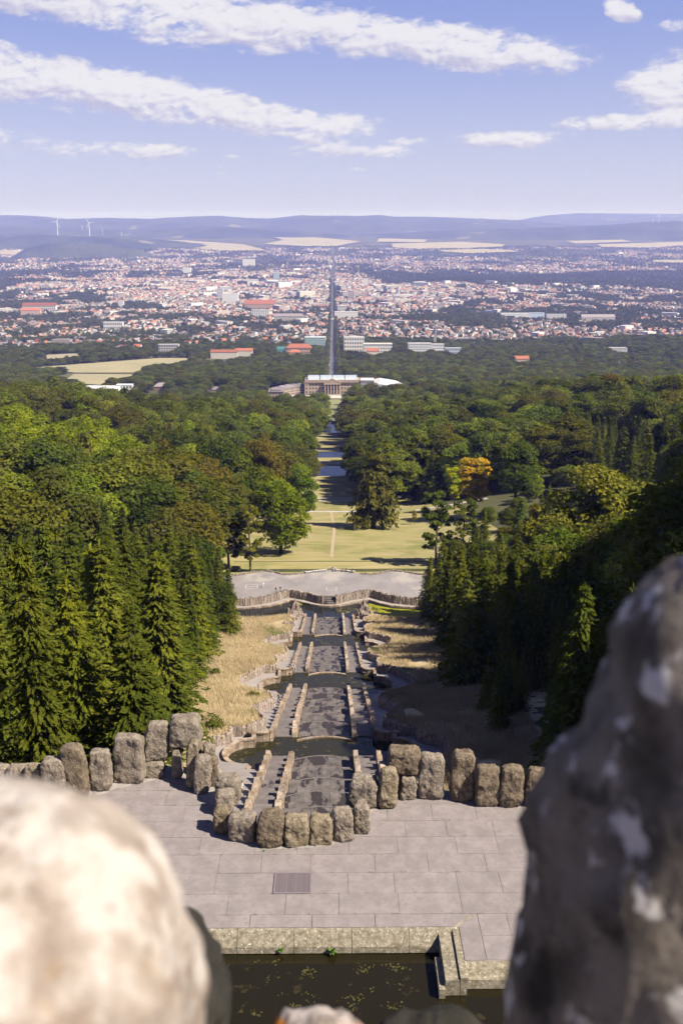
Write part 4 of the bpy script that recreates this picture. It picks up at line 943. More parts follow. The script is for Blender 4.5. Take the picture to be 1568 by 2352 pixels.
# ================================================================ THE CITY
BLD = []; BLN = []
def building(name, lb, x0, x1, yt, yb, wall, roof=None, depth=.5, roofm='roof_tile', win=None, cat='building', flat=False, hip=False, grp=None):
    xm = (x0 + x1) / 2; P = onground(xm, yb); w = (x1 - x0) / FPX * (P[1] * math.cos(PITCH) + (33 - P[2]) * math.sin(PITCH)); h = atY(xm, yt, P[1])[2] - P[2]
    dp = max(8, min(40, w * depth)); o = thing(name, lb, cat, (P[0], P[1], P[2] - 1), 0, grp)
    rh = 0 if flat else min(h * .45, dp * .42); wh = h - rh + 1
    wm = mesh('wall', *box(-w / 2, w / 2, 0, dp, 0, wh), 'house_wall'); wo_ = link('wall', wm, o); wo_.color = (*wall, 1)
    if flat:
        r_ = link('roof', mesh('roof', *box(-w / 2 - .4, w / 2 + .4, -.4, dp + .4, wh + .003, wh + .8), 'house_wall'), o); r_.color = (*(roof or [c * .8 for c in wall]), 1)
    else:
        ins = dp * .45 if hip else 0
        v = [(-w / 2 - .6, -.7, wh + .003), (w / 2 + .6, -.7, wh + .003), (w / 2 + .6, dp + .7, wh + .003), (-w / 2 - .6, dp + .7, wh + .003), (-w / 2 - .6 + ins, dp / 2, wh + rh), (w / 2 + .6 - ins, dp / 2, wh + rh)]
        link('roof', mesh('roof', v, [(0, 1, 5, 4), (2, 3, 4, 5), (0, 4, 3), (1, 2, 5), (3, 2, 1, 0)], roofm), o)
    if win:
        nr, nc = win; sz = (w / nc * .55, wh / nr * .5); me = mesh('window', *box(-sz[0] / 2, sz[0] / 2, -.12, .05, 0, sz[1]), 'window_glass')
        for r_ in range(nr):
            for c_ in range(nc): link('window', me, o, (-w / 2 + (c_ + .5) * w / nc, 0, wh * (r_ + .28) / nr))
    BLD.append((P[0], P[1], w)); BLN.append((P[0], P[1], ' '.join(regex.split(r' (?:with|in|between|among|at|beside|just|right|left|near|above|of|on|against|peeping|far|below|attached|deep)[ ,]', lb)[0].split()[-3:]))); return o, w, dp, wh
WHT = (.78, .76, .76); CRM = (.66, .60, .52); GRY = (.5, .49, .51)
building('modern_building', 'white flat-roofed modern building between the trees on the left', 190, 272, 893, 913, WHT, (.8, .79, .8), .5, flat=True, win=(2, 12))
building('modern_building', 'small white modern block at the right end of the flat-roofed building', 268, 304, 885, 908, WHT, (.7, .7, .72), .5, flat=True, win=(3, 5))
building('villa', 'red-roofed house left of the white modern building, half in trees', 84, 140, 893, 917, (.62, .5, .44), None, .6, hip=True)
building('villa', 'small red-roofed house against the white modern building', 146, 174, 893, 915, (.66, .5, .42), None, .8)
building('brick_house', 'brick house with a grey hipped roof among the trees', 353, 386, 880, 897, (.42, .2, .15), None, .7, 'roof_grey', hip=True, win=(2, 5))
building('villa', 'grey-roofed house peeping out of the left wood', 480, 505, 889, 902, (.5, .42, .38), None, .8, 'roof_grey')
building('apartment_block', 'grey flat-roofed block in the trees above the pale fields', 364, 410, 792, 808, (.52, .50, .48), None, .4, flat=True, win=(3, 8))
building('terraced_houses', 'long red-roofed row of houses at the edge of the wood', 484, 545, 803, 824, CRM, None, .22)
building('terraced_houses', 'second red-roofed row right of the long one', 540, 580, 800, 818, CRM, None, .3)
building('school', 'big orange-roofed brick school beside the boulevard', 657, 715, 790, 812, (.55, .36, .24), None, .35, hip=True, win=(2, 10))
building('pavilion', 'small orange-roofed pavilion in front of the school', 663, 688, 803, 816, (.5, .3, .2), None, .7, hip=True)
building('office_box', 'teal green box building beside the orange-roofed school', 636, 656, 798, 811, (.20, .50, .47), None, .5, flat=True, win=(1, 4))
building('office_building', 'pale green glass office block near the boulevard', 700, 747, 775, 794, (.42, .56, .56), (.62, .68, .68), .4, flat=True, win=(4, 10))
building('apartment_block', 'white stepped apartment block just right of the boulevard', 790, 836, 775, 808, (.80, .77, .72), None, .4, flat=True, win=(4, 8))
building('apartment_block', 'long white terraced apartments right of the stepped block', 834, 900, 790, 810, (.80, .77, .72), None, .3, flat=True, win=(3, 12))
building('hotel', 'long white block with rows of square windows right of the boulevard', 937, 990, 789, 809, (.82, .81, .82), (.62, .6, .6), .3, flat=True, win=(4, 14))
building('hotel', 'white end wing of the long windowed block', 988, 1019, 791, 808, (.82, .81, .82), (.62, .6, .6), .4, flat=True, win=(3, 7))
building('office_building', 'light blue-grey low building right of the white windowed block', 1022, 1058, 800, 812, (.55, .62, .68), None, .4, flat=True, win=(2, 8))
building('station_hall', 'long white station hall beside the boulevard', 768, 822, 717, 731, (.74, .71, .68), None, .4, flat=True)
building('tower_block', 'white tower block beside the boulevard, above the station hall', 775, 793, 702, 719, (.74, .71, .71), None, .7, flat=True, win=(6, 4))
building('tower_block', 'striped red and white tower block right of the boulevard', 799, 813, 668, 690, (.62, .46, .4), None, .7, flat=True, win=(8, 3))
building('tower_block', 'pale tower block at the top of the boulevard, right side', 834, 845, 642, 658, (.76, .74, .74), None, .7, flat=True)
building('tower_block', 'blue-grey glass tower in the inner city', 628, 641, 626, 643, (.45, .52, .62), None, .7, flat=True)
building('office_building', 'long cream building with a grey roof left of the boulevard', 629, 695, 720, 738, (.64, .58, .50), None, .22, 'roof_grey', win=(3, 16))
building('church', 'wide red-roofed building on the rise left of the boulevard', 562, 630, 689, 709, (.5, .36, .28), None, .3)
building('apartment_block', 'two-part white block below the wide red-roofed building', 578, 618, 712, 729, WHT, None, .3, flat=True, win=(4, 8))
building('tower_block', 'white high-rise slab left of the boulevard', 499, 513, 662, 693, (.7, .69, .71), None, .6, flat=True, win=(9, 3))
building('hospital', 'broad white block attached to the high-rise slab', 511, 547, 674, 697, (.78, .76, .75), None, .4, flat=True)
building('barracks', 'long white building with a bright red roof far left', 52, 128, 695, 716, (.76, .70, .64), None, .2, win=(3, 16))
building('barracks', 'second red-roofed block below the long white building far left', 48, 92, 707, 726, (.62, .45, .36), None, .3)
building('apartment_block', 'narrow white tower house in the left trees', 272, 284, 691, 707, (.7, .68, .68), None, .8, flat=True)
building('apartment_block', 'white long low block among the left villas', 238, 282, 740, 756, WHT, None, .3, flat=True, win=(2, 10))
building('apartment_block', 'pale slab high-rise on the left skyline of the city', 420, 438, 614, 628, WHT, None, .5, flat=True)
building('apartment_block', 'white twin high-rise near the far edge of the city', 557, 585, 595, 611, WHT, None, .4, flat=True)
building('villa', 'orange-roofed house right of the boulevard, deep in the trees', 842, 870, 800, 814, CRM, None, .7)
building('villa', 'bright red-roofed villa at the right edge of the wood', 1520, 1553, 842, 857, (.6, .36, .28), None, .8, hip=True)
building('villa', 'red-roofed villa with white gable in the right wood', 1455, 1480, 830, 842, WHT, None, .8)
building('villa', 'red-roofed house in the right wood above the dark trees', 1182, 1215, 818, 832, (.6, .46, .4), None, .7)
building('factory', 'long factory with a white front far right', 1335, 1412, 722, 737, (.7, .63, .56), None, .25, 'roof_grey', win=(3, 14))
building('warehouse', 'low white warehouse left of the factory', 1215, 1250, 719, 732, (.55, .64, .8), None, .4, flat=True)
building('warehouse', 'long grey shed right of the light blue warehouse', 1255, 1300, 722, 733, (.62, .6, .6), None, .3, flat=True)
building('warehouse', 'long low white hall far right below the wood belt', 1150, 1215, 720, 731, (.72, .71, .72), None, .3, flat=True)
building('apartment_block', 'dark grey tower house right of the boulevard', 1000, 1013, 697, 709, (.42, .40, .42), None, .7, flat=True)
building('apartment_block', 'grey modern house in the right trees', 1400, 1440, 800, 812, GRY, None, .5, flat=True)
def spire(name, lb, x, yt, yb, wpx, wall, rm, cat):
    P = onground(x, yb); h = atY(x, yt, P[1])[2] - P[2]; w = wpx / FPX * P[1]
    o = thing(name, lb, cat, (P[0], P[1], P[2] - 1)); q = link('shaft', mesh('shaft', *box(-w / 2, w / 2, -w / 2, w / 2, 0, h * .62), 'house_wall'), o); q.color = (*wall, 1)
    link('spire', MB().tube((0, 0, h * .62), (0, 0, h + 1), w * .68, .15, 8).mesh('spire', rm), o)
spire('church_tower', 'slender grey church spire behind the white windowed block', 998, 745, 792, 6, (.4, .38, .38), 'roof_grey', 'tower')
spire('castle_tower', 'small turreted tower rising from the right wood', 1420, 826, 853, 6, (.55, .5, .47), 'roof_grey', 'tower')
spire('church_tower', 'pale church tower at the edge of the wood belt on the right', 1070, 655, 672, 6, (.66, .64, .66), 'roof_grey', 'tower')
spire('church_tower', 'twin-city church spire left of the boulevard skyline', 622, 671, 694, 5, (.5, .45, .42), 'roof_grey', 'tower')
for (x, yt, yb, lb) in ((905, 684, 707, 'tall pale chimney right of the boulevard'), (1294, 718, 738, 'thin chimney near the far right warehouses'), (366, 604, 625, 'red brick chimney on the left city edge'), (254, 690, 706, 'short pale chimney among the left trees')):
    P = onground(x, yb); h = atY(x, yt, P[1])[2] - P[2]; o = thing('chimney', lb, 'chimney', (P[0], P[1], P[2] - 1))
    link('stack', MB().tube((0, 0, 0), (0, 0, h), 2.4, 1.8, 10).mesh('stack', 'sandstone' if 'red' in lb else 'tent_white'), o); link('rim', MB().tube((0, 0, h), (0, 0, h + 1.5), 2.1, 2.1, 10).mesh('rim', 'sandstone_trim'), o)

def wood_mask(X, Y):   # parks and woods between the houses, in plan
    n = vnoise(X / 230, Y / 420, 31) * .42 + vnoise(X / 70, Y / 130, 32) * .40 + vnoise(X / 30, Y / 60, 35) * .18
    core = np.exp(-((X + 350) / 1500) ** 2 - ((Y - 5900) / 1500) ** 2)
    near = np.clip((np.where(X < 0, 2450, 2800) - Y) / 300, 0, 1)
    belt = ((X > .04 * Y + 40) & (Y > 6250 + 250 * vnoise(X / 300, X * 0, 33)) & (Y < 8000)) * 1.0
    left = ((X < -.17 * Y) & (Y > 4300) & (Y < 6000)) * .25
    return n + near * np.where(X < 0, .3, .45) + belt * .5 + left * .4 - core * .22 + np.where(Y > 8600, .0, 0)
def in_view(X, Y, Z, mx=90, my=60):
    q = np.stack([X, Y, Z], -1) - CAM; w = q @ fw; px = 784 + FPX * (q @ rt) / w; py = 1176 - FPX * (q @ up_) / w
    return (px > -mx) & (px < 1568 + mx) & (py > -my) & (py < 2352 + my) & (w > 1)
BLD += [(-78, 1372, 24), (-55, 1400, 40), (50, 1415, 26), (82, 1395, 50)]
def clear_of_buildings(X, Y, m=1.0, front=125):
    k = np.ones(X.shape, bool)
    for (bx, by, bw) in BLD: k &= ~((np.abs(X - bx) < bw * .5 + 5 * m) & (Y > by - front * m) & (Y < by + 40))
    return k
HX = []; HY = []
for (y0, y1, sp_) in ((2150, 3600, 31), (3600, 5200, 31), (5200, 8200, 34), (8200, 12600, 40)):
    ny = int((y1 - y0) / sp_); gx, gy = np.meshgrid(np.arange(-.42 * y1, .42 * y1, sp_), np.arange(y0, y1, sp_))
    gx = gx + rng.uniform(-.36, .36, gx.shape) * sp_; gy = gy + rng.uniform(-.3, .3, gy.shape) * sp_; HX.append(gx.ravel()); HY.append(gy.ravel())
HX = np.concatenate(HX); HY = np.concatenate(HY)
wm = wood_mask(HX, HY)
k = (wm < .47) & (np.abs(HX) > 22) & in_view(HX, HY, ground(HX, HY), 60, 10) & clear_of_buildings(HX, HY)
FPOLY = []
for o in COL.objects:
    if o.name.startswith('field'): FPOLY.append([(o.data.vertices[i].co.x, o.data.vertices[i].co.y) for i in range(len(o.data.vertices))])
for p in FPOLY: k &= ~in_poly(HX, HY, p)
k &= ~((HY > 9500) & (vnoise(HX / 700, HY / 700, 44) > .60))
HX, HY = HX[k], HY[k]; HZ = ground(HX, HY); NH = len(HX)
core = np.exp(-((HX + 350) / 1500) ** 2 - ((HY - 5900) / 1500) ** 2)
w_ = rng.uniform(12, 20, NH) + core * rng.uniform(6, 26, NH); d_ = rng.uniform(10, 14, NH) + core * rng.uniform(2, 8, NH); h_ = rng.uniform(6, 10, NH) + core * rng.uniform(4, 11, NH); r_ = rng.uniform(4, 6.5, NH) * (rng.random(NH) > .22 + .25 * core)
big = rng.random(NH) < .022; fr = HY > 8200; w_[fr] *= 1.35; d_[fr] *= 1.2; h_[fr] *= 1.25; w_[big] *= 3; d_[big] *= 2; h_[big] *= rng.uniform(.8, 2.4, big.sum()); r_[big] = 0
an = np.where(rng.random(NH) < .5, 0, math.pi / 2) + rng.normal(0, .25, NH) + vnoise(HX / 600, HY / 600, 50) * 1.5
WC = np.array([(.74, .72, .71), (.62, .57, .51), (.70, .64, .58), (.48, .46, .44), (.84, .83, .83), (.54, .45, .39)]); RC = np.array([(.38, .19, .13), (.30, .19, .155), (.40, .26, .20), (.23, .20, .20), (.30, .265, .26), (.36, .30, .275)])
wc = WC[rng.integers(0, 6, NH)] * rng.uniform(.8, 1.05, (NH, 1)); rc = RC[rng.choice(6, NH, p=[.24, .2, .12, .18, .14, .12])] * rng.uniform(.75, 1.25, (NH, 1))
fl = r_ == 0; rc[fl] = np.array([.5, .48, .48]) * rng.uniform(.7, 1.3, (fl.sum(), 1))
def house_arrays(w, d, h, r, an, X, Y, Z):
    n = len(w); L = np.zeros((n, 10, 3))
    bx = np.array([-1, 1, 1, -1, -1, 1, 1, -1, -1.04, 1.04]) / 2; by = np.array([-1, -1, 1, 1, -1, -1, 1, 1, 0, 0]) / 2; bz = np.array([0, 0, 0, 0, 1, 1, 1, 1, 1, 1])
    lx = bx[None] * w[:, None]; ly = by[None] * d[:, None]; lz = bz[None] * h[:, None] + np.array([0] * 8 + [1, 1])[None] * r[:, None]
    c, s = np.cos(an)[:, None], np.sin(an)[:, None]
    return np.stack([X[:, None] + lx * c - ly * s, Y[:, None] + lx * s + ly * c, Z[:, None] - 1.5 + lz], -1)
HF = [(0, 1, 5, 4), (1, 2, 6, 5), (2, 3, 7, 6), (3, 0, 4, 7), (4, 5, 9, 8), (6, 7, 8, 9), (5, 6, 9), (7, 4, 8)]
order = np.argsort(HY + rng.uniform(0, 30, NH)); ind = order[:290]; rest = order[290:]
V_ = house_arrays(w_[rest], d_[rest], h_[rest], r_[rest], an[rest], HX[rest], HY[rest], HZ[rest]); n = len(rest); base = (np.arange(n) * 10)[:, None]
Q = np.concatenate([base + np.array(q)[None] for q in HF[:6]], 0); T = np.concatenate([base + np.array(q + (q[2],))[None][:, :3] for q in HF[6:]], 0)
me = bpy.data.meshes.new('city_houses'); vv = V_.reshape(-1, 3).astype(np.float32)
me.vertices.add(len(vv)); me.vertices.foreach_set('co', vv.ravel())
li = np.concatenate([Q.ravel(), T.ravel()]).astype(np.int32); me.loops.add(len(li)); me.loops.foreach_set('vertex_index', li)
ls = np.concatenate([np.arange(len(Q)) * 4, len(Q) * 4 + np.arange(len(T)) * 3]).astype(np.int32); me.polygons.add(len(ls)); me.polygons.foreach_set('loop_start', ls); me.update(calc_edges=True); me.polygons.foreach_set('use_smooth', np.zeros(len(ls), bool))
wc = wc * ALB; rc = rc * ALB
ca = me.color_attributes.new('col', 'FLOAT_COLOR', 'CORNER')
W_, C_ = wc[rest], rc[rest]
cq = np.concatenate([W_] * 4 + [C_] * 2, 0).repeat(4, 0); ct = np.concatenate([W_] * 2, 0).repeat(3, 0)
cc = np.concatenate([cq, ct], 0); cc = np.concatenate([cc, np.ones((len(cc), 1))], 1).astype(np.float32); ca.data.foreach_set('color', cc.ravel())
me.materials.append(MATS['house_paint'])
tag(link('city_houses', me), 'thousands of pale houses with red and grey roofs filling the city plain', 'houses', kind='stuff')
HM = []
for (rm) in ('roof_tile', 'roof_grey'):
    for fl_ in (0, 1):
        v = house_arrays(np.array([1.]), np.array([1.]), np.array([1.]), np.array([0. if fl_ else .62]), np.array([0.]), *(np.zeros(1),) * 3)[0]; v[:, 2] += 1.5
        HM.append(mesh('house', v, HF, ['house_wall', rm], [0, 0, 0, 0, 1, 1, 0, 0]))
UNH = []
for i in ind:
    red = rc[i][0] > 1.6 * rc[i][1]; mi = (0 if red else 2) + (1 if fl[i] else 0)
    o = link('house', HM[mi], None, (HX[i], HY[i], HZ[i] - 1), (0, 0, an[i]), (w_[i], d_[i], h_[i])); o.color = (*wc[i], 1)
    sd = 'left of' if HX[i] < 0 else 'right of'; roof = 'flat-roofed' if fl[i] else ('red-roofed' if red else 'grey-roofed')
    tone = 'white' if wc[i].min() > .46 else ('cream' if wc[i][0] > .41 else 'dark-walled'); far = 'near the wood' if HY[i] < 2700 else 'in the villa quarter'
    nb_ = min(BLN, key=lambda q: (q[0] - HX[i]) ** 2 + ((q[1] - HY[i]) * .5) ** 2); dxx, dyy = HX[i] - nb_[0], HY[i] - nb_[1]
    where = ('left of' if dxx < -abs(dyy) * .5 else 'right of' if dxx > abs(dyy) * .5 else 'behind' if dyy > 0 else 'in front of') + ' the ' + nb_[2]
    tag(o, f'{tone} {roof} house {where}', 'house', 'small houses at the near edge of the city'); UNH.append(o)
single_out(UNH)
print('houses', NH)

# ================================================================ WIND TURBINES
def turbine(x, yb, yt, Yd, phase, lb, rz=0.0):
    P = atY(x, yb, Yd); h = atY(x, yt, Yd)[2] - P[2]
    o = thing('wind_turbine', lb, 'wind turbine', tuple(P), rz, 'wind turbines on the far hills'); r = h * .026
    link('tower', MB().tube((0, 0, -h * .3), (0, 0, h), r * 1.5, r * .9, 8).mesh('tower', 'turbine_white'), o)
    link('nacelle', MB().box(-r * 1.1, r * 1.1, -r * 2.5, r * 3, h - r, h + r * 1.4).mesh('nacelle', 'turbine_white'), o)
    link('hub', MB().tube((0, -r * 4, h), (0, -r * 2.5, h), r * .6, r * 1.2, 8).mesh('hub', 'turbine_white'), o)
    L = h * .52
    for k in range(3):
        bl = MB().add([(-r * .5, 0, 0), (r * .5, 0, 0), (r * 1.3, 0, L * .2), (r * .15, 0, L), (-r * .15, 0, L), (-r * .8, 0, L * .2), (0, r * .6, L * .15)], [(0, 1, 2, 3, 4, 5), (0, 6, 1), (1, 6, 2), (2, 6, 3), (5, 4, 6), (0, 5, 6), (3, 6, 4)])
        link('blade', bl.mesh('blade', 'turbine_white'), o, (0, -r * 3.4, h), (0, phase + k * 2.0944, 0))
turbine(133, 542, 509, 14500, .5, 'tall white wind turbine on the left hills, leftmost of the two tall ones')
turbine(206, 540, 511, 14500, -.6, 'tall white wind turbine on the left hills, right of the other tall one')
turbine(189, 529, 519, 16500, .2, 'small wind turbine just behind the right tall turbine on the left hills')
turbine(236, 536, 527, 15500, .0, 'small cross-shaped wind turbine right of the two tall turbines')
turbine(279, 541, 533, 15000, .3, 'tiny wind turbine farthest right on the left hills')
for k, x in enumerate((684, 709, 728, 733, 749, 755, 771, 772.6, 784, 806, 828, 868, 892, 903, 974, 1001, 1032, 1095, 1128)):
    yb = 498 + (6 if k in (3, 5, 7, 10) else 0); turbine(x, yb, yb - rr.uniform(11, 14), 20800, rr.uniform(0, 2), f'pale wind turbine on the crest of the far hills, {ORD[k]} from the left')
turbine(1512, 513, 494, 16200, .2, 'wind turbine on the dark ridge at the far right')
turbine(1499, 516, 504, 16200, .7, 'small wind turbine left of the one on the dark right ridge')

# ================================================================ TREES
def leaf_cloud(C, N, size, rg, elong=1.0, jitter=.6, axis=None):
    """rhombic leaf-spray faces at points C, facing N roughly"""
    n = len(C); N = N + rg.normal(0, jitter, (n, 3)); N /= np.linalg.norm(N, axis=1, keepdims=True) + 1e-9
    a = rg.normal(0, 1, (n, 3)) if axis is None else axis + rg.normal(0, .25, (n, 3))
    t = a - (a * N).sum(1, keepdims=True) * N; t /= np.linalg.norm(t, axis=1, keepdims=True) + 1e-9; b = np.cross(N, t)
    s = (size * rg.uniform(.6, 1.35, n))[:, None]
    bend = N * s * rg.uniform(-.25, .1, (n, 1))
    v = np.stack([C - t * s * elong * .5, C + b * s * .42 + bend, C + t * s * elong * .5, C - b * s * .42 + bend], 1)
    return v
def quads(name, v, m):
    v = v.reshape(-1, 3); return mesh(name, v, np.arange(len(v)).reshape(-1, 4), m)
def broadleaf(seed, H, Rr, n, leaf, m, ncl=38, base=.30, squash=.85, top=1.0):
    rg = np.random.default_rng(seed)
    cz = H * (base + 1) / 2; rz = H * (1 - base) / 2
    d = rg.normal(0, 1, (ncl, 3)); d /= np.linalg.norm(d, axis=1, keepdims=True); rad = rg.uniform(.35, 1, ncl) ** .5
    cc = d * rad[:, None] * np.array([Rr, Rr, rz])[None] * .76 + np.array([0, 0, cz]); cr = Rr * rg.uniform(.24, .42, ncl)
    cc[:, 0] *= 1 - .25 * np.clip((cc[:, 2] - cz) / rz, 0, 1) * top; cc[:, 1] *= 1 - .25 * np.clip((cc[:, 2] - cz) / rz, 0, 1) * top
    w = cr ** 2; idx = rg.choice(ncl, n, p=w / w.sum())
    q = rg.normal(0, 1, (n, 3)); q[:, 2] = np.abs(q[:, 2]) * .9 + q[:, 2] * .25 ; q /= np.linalg.norm(q, axis=1, keepdims=True)
    C = cc[idx] + q * (cr[idx] * rg.uniform(.72, 1.06, n))[:, None] * np.array([1, 1, squash])
    N = q * .8 + np.array([0, 0, .45])
    return quads('crown', leaf_cloud(C, N, leaf, rg, 1.25), m), cc
def spruce(seed, H, Rr, nw, nb, m, npos=8, droop=.32, leaf=.62, low=.05, sparse=0.0, power=.82):
    rg = np.random.default_rng(seed); V_ = []
    for k in range(nw):
        t = low + (1 - low) * (k + rg.uniform(-.3, .3)) / nw; z = H * min(t, .985); L = Rr * (1 - t) ** power * rg.uniform(.85, 1.12) + .25
        nbk = max(4, int(nb * (.45 + .55 * (1 - t))))
        for q in range(nbk):
            if rg.random() < sparse: continue
            a = 6.283 * (q + rg.uniform(-.4, .4)) / nbk + k * 1.1; l = L * rg.uniform(.55, 1.22); zq = z + rg.uniform(-.35, .35) * H / nw * 1.6
            s = np.linspace(.22, 1.0, npos) + rg.uniform(-.05, .05, npos)
            rr_ = s * l; zz = zq + l * (.12 * s - droop * s ** 2 + .12 * s ** 4)
            P = np.stack([np.cos(a) * rr_, np.sin(a) * rr_, zz], -1); out = np.array([math.cos(a), math.sin(a), -.25]); sd = np.array([-math.sin(a), math.cos(a), 0])
            for sg in (-1, 1):
                ax = out[None] * (.55 + .6 * s[:, None]) + sd[None] * sg * (1.15 - .75 * s[:, None]) + np.array([0, 0, -.18])[None]
                C = P + sd[None] * sg * ((.16 + .16 * l * (1 - s) * 1.2))[:, None] + np.array([0, 0, -.06])
                V_.append(leaf_cloud(C, np.tile(np.array([out[0] * .35, out[1] * .35, .85]), (npos, 1)), leaf * (.72 + .35 * (1 - t)), rg, 1.9, .38, ax))
    ap = np.array([[0, 0, H * (.955 + .015 * i)] for i in range(4)]); V_.append(leaf_cloud(ap, np.tile([1., 0, .2], (4, 1)), .35, rg, 2.6, .6, np.tile([0, 0, 1.], (4, 1))))
    return quads('crown', np.concatenate(V_, 0), m)
def hanging(seed, H, Rr, n, m, leaf=.6):
    """weeping conifer: curtains of hanging sprays below spreading limbs"""
    rg = np.random.default_rng(seed); V_ = []
    for k in range(70):
        t = rg.uniform(.12, .97); L = Rr * (1 - t) ** .6 * rg.uniform(.6, 1.1) + .4; a = rg.uniform(0, 6.283); m_ = max(6, int(n / 70 * L / Rr * 1.5))
        s = rg.uniform(.2, 1, m_); dr = rg.uniform(0, 1, m_) ** 1.4 * (1.2 + 2.6 * (1 - t)) * s
        C = np.stack([np.cos(a) * s * L + rg.normal(0, .35, m_), np.sin(a) * s * L + rg.normal(0, .35, m_), H * t + L * (.10 * s - .22 * s * s) - dr], -1)
        V_.append(leaf_cloud(C, np.tile([math.cos(a) * .8, math.sin(a) * .8, .35], (m_, 1)), leaf, rg, 2.0, .5, np.tile([math.cos(a) * .2, math.sin(a) * .2, -1.], (m_, 1))))
    return quads('crown', np.concatenate(V_, 0), m)
def pine(seed, H, Rr, n, m):
    rg = np.random.default_rng(seed); ncl = 64; t = rg.uniform(.22, 1, ncl); a = rg.uniform(0, 6.283, ncl); L = Rr * np.sqrt(np.clip(1 - ((t - .55) / .5) ** 2, .08, 1)) * rg.uniform(.35, 1, ncl)
    cc = np.stack([np.cos(a) * L, np.sin(a) * L, t * H - .2], -1); cr = rg.uniform(.8, 1.45, ncl); idx = rg.integers(0, ncl, n)
    q = rg.normal(0, 1, (n, 3)); q[:, 2] = np.abs(q[:, 2]) * .8; q /= np.linalg.norm(q, axis=1, keepdims=True)
    C = cc[idx] + q * (cr[idx] * rg.uniform(.5, 1.05, n))[:, None] * np.array([1, 1, .85])
    return quads('crown', leaf_cloud(C, q + np.array([0, 0, .5]), .36, rg, 1.7), m), cc
def limb_mesh(name, H, r0, seed, limbs, m, top=.92, spread=.35):
    rg = random.Random(seed); mb = MB(); p = Vector((0, 0, -.8)); n = 7; prev = p
    ax = [Vector((rg.uniform(-.012, .012) * H * (k / n), rg.uniform(-.012, .012) * H * (k / n), H * top * k / n)) for k in range(n + 1)]; ax[0].z = -.8
    for k in range(n): mb.tube(ax[k], ax[k + 1], r0 * (1 - k / n) ** .8 + .05, r0 * (1 - (k + 1) / n) ** .8 + .05, 7, cap=(k in (0, n - 1)))
    for e in limbs:
        e = Vector(e); zt = min(max(e.z - (Vector((e.x, e.y, 0)).length) * spread * 2, H * .15), H * .85); a = Vector((ax[min(n, int(zt / (H * top) * n))].x, ax[min(n, int(zt / (H * top) * n))].y, zt)); mid = (a + e) / 2 + Vector((0, 0, .08 * (e - a).length))
        r = r0 * .34; mb.tube(a, mid, r, r * .6, 5, cap=False); mb.tube(mid, e, r * .6, r * .15, 5)
    return mb.mesh(name, m, True)
KIND = {}
def add_kind(k, crowns, trunks): KIND[k] = list(zip(crowns, trunks))
_c = [broadleaf(11 + i, 20, 6.6, 12000, .44, 'broad_leaves', 48 + 5 * i, .08) for i in range(5)]
add_kind('broadleaf', [c for c, _ in _c], [limb_mesh('trunk', 20, .42, i, cc[:14], 'bark', .8) for i, (_, cc) in enumerate(_c)])
_c = [broadleaf(31 + i, 20, 6.8, 9500, .5, 'bright_leaves', 56, -.06) for i in range(2)]
add_kind('bright', [c for c, _ in _c], [limb_mesh('trunk', 20, .4, 9 + i, cc[:14], 'bark', .8) for i, (_, cc) in enumerate(_c)])
_c = [broadleaf(41, 19, 4.2, 5200, .55, 'autumn_leaves', 40, .12)]
add_kind('autumn', [_c[0][0]], [limb_mesh('trunk', 19, .4, 19, _c[0][1][:14], 'bark', .8)])
_c = [broadleaf(44, 24, 2.6, 5200, .55, 'broad_leaves', 60, .06)]
add_kind('column', [_c[0][0]], [limb_mesh('trunk', 24, .4, 20, _c[0][1][:10], 'bark', .9)])
add_kind('spruce', [spruce(51 + i, 25, (4.6, 5.4, 4.0, 5.9)[i], (42, 36, 44, 38)[i], 13, 'spruce_needles', 20, droop=(.42, .34, .52, .46)[i], leaf=.36, sparse=(.04, .16, .08, .24)[i], power=(.82, .95, .66, .74)[i]) for i in range(4)], [limb_mesh('trunk', 25, .34, 30 + i, [(math.cos(k * 2.4) * 3.2 * (1 - k / 26), math.sin(k * 2.4) * 3.2 * (1 - k / 26), 3 + k * .85) for k in range(24)], 'bark', .97, .05) for i in range(4)])
add_kind('weeping', [hanging(61 + i, 24, 6.0, 6500, 'broad_leaves') for i in range(2)], [limb_mesh('trunk', 24, .45, 40 + i, [(math.cos(k * 2.4) * 4.5 * (1 - k / 24), math.sin(k * 2.4) * 4.5 * (1 - k / 24), 4 + k * .9) for k in range(20)], 'bark', .95, .1) for i in range(2)])
_c = [pine(71 + i, 21, 4.6, 9500, 'spruce_needles') for i in range(2)]
add_kind('pine', [c for c, _ in _c], [limb_mesh('trunk', 21, .33, 50 + i, cc[:30], 'bark', .95, .12) for i, (_, cc) in enumerate(_c)])
NATH = dict(broadleaf=20, bright=20, autumn=19, column=24, spruce=25, weeping=24, pine=21)
def tree(kind, x, y, h, lb, var=None, wid=1.0, tint=(1, 1, 1), grp=None, z=None, name=None, sink=0):
    cm, tm = KIND[kind][(var if var is not None else rr.randrange(99)) % len(KIND[kind])]; s = h / NATH[kind]
    nm = name or {'broadleaf': 'broadleaf_tree', 'bright': 'maple_tree', 'autumn': 'chestnut_tree', 'column': 'columnar_tree', 'spruce': 'spruce_tree', 'weeping': 'weeping_conifer', 'pine': 'pine_tree'}[kind]
    o = thing(nm, lb, 'tree', (x, y, (float(ground(x, y)) if z is None else z) - sink), rr.uniform(0, 6.28), grp); o.scale = (s * wid, s * wid, s); o.rotation_euler[0] = rr.uniform(-.03, .03); o.rotation_euler[1] = rr.uniform(-.03, .03)
    c = link('crown', cm, o); c.color = (*tint, 1); link('trunk', tm, o); return o
LMK = []
FEAT = []   # feature trees: kind, base pixel or (X, Y), height
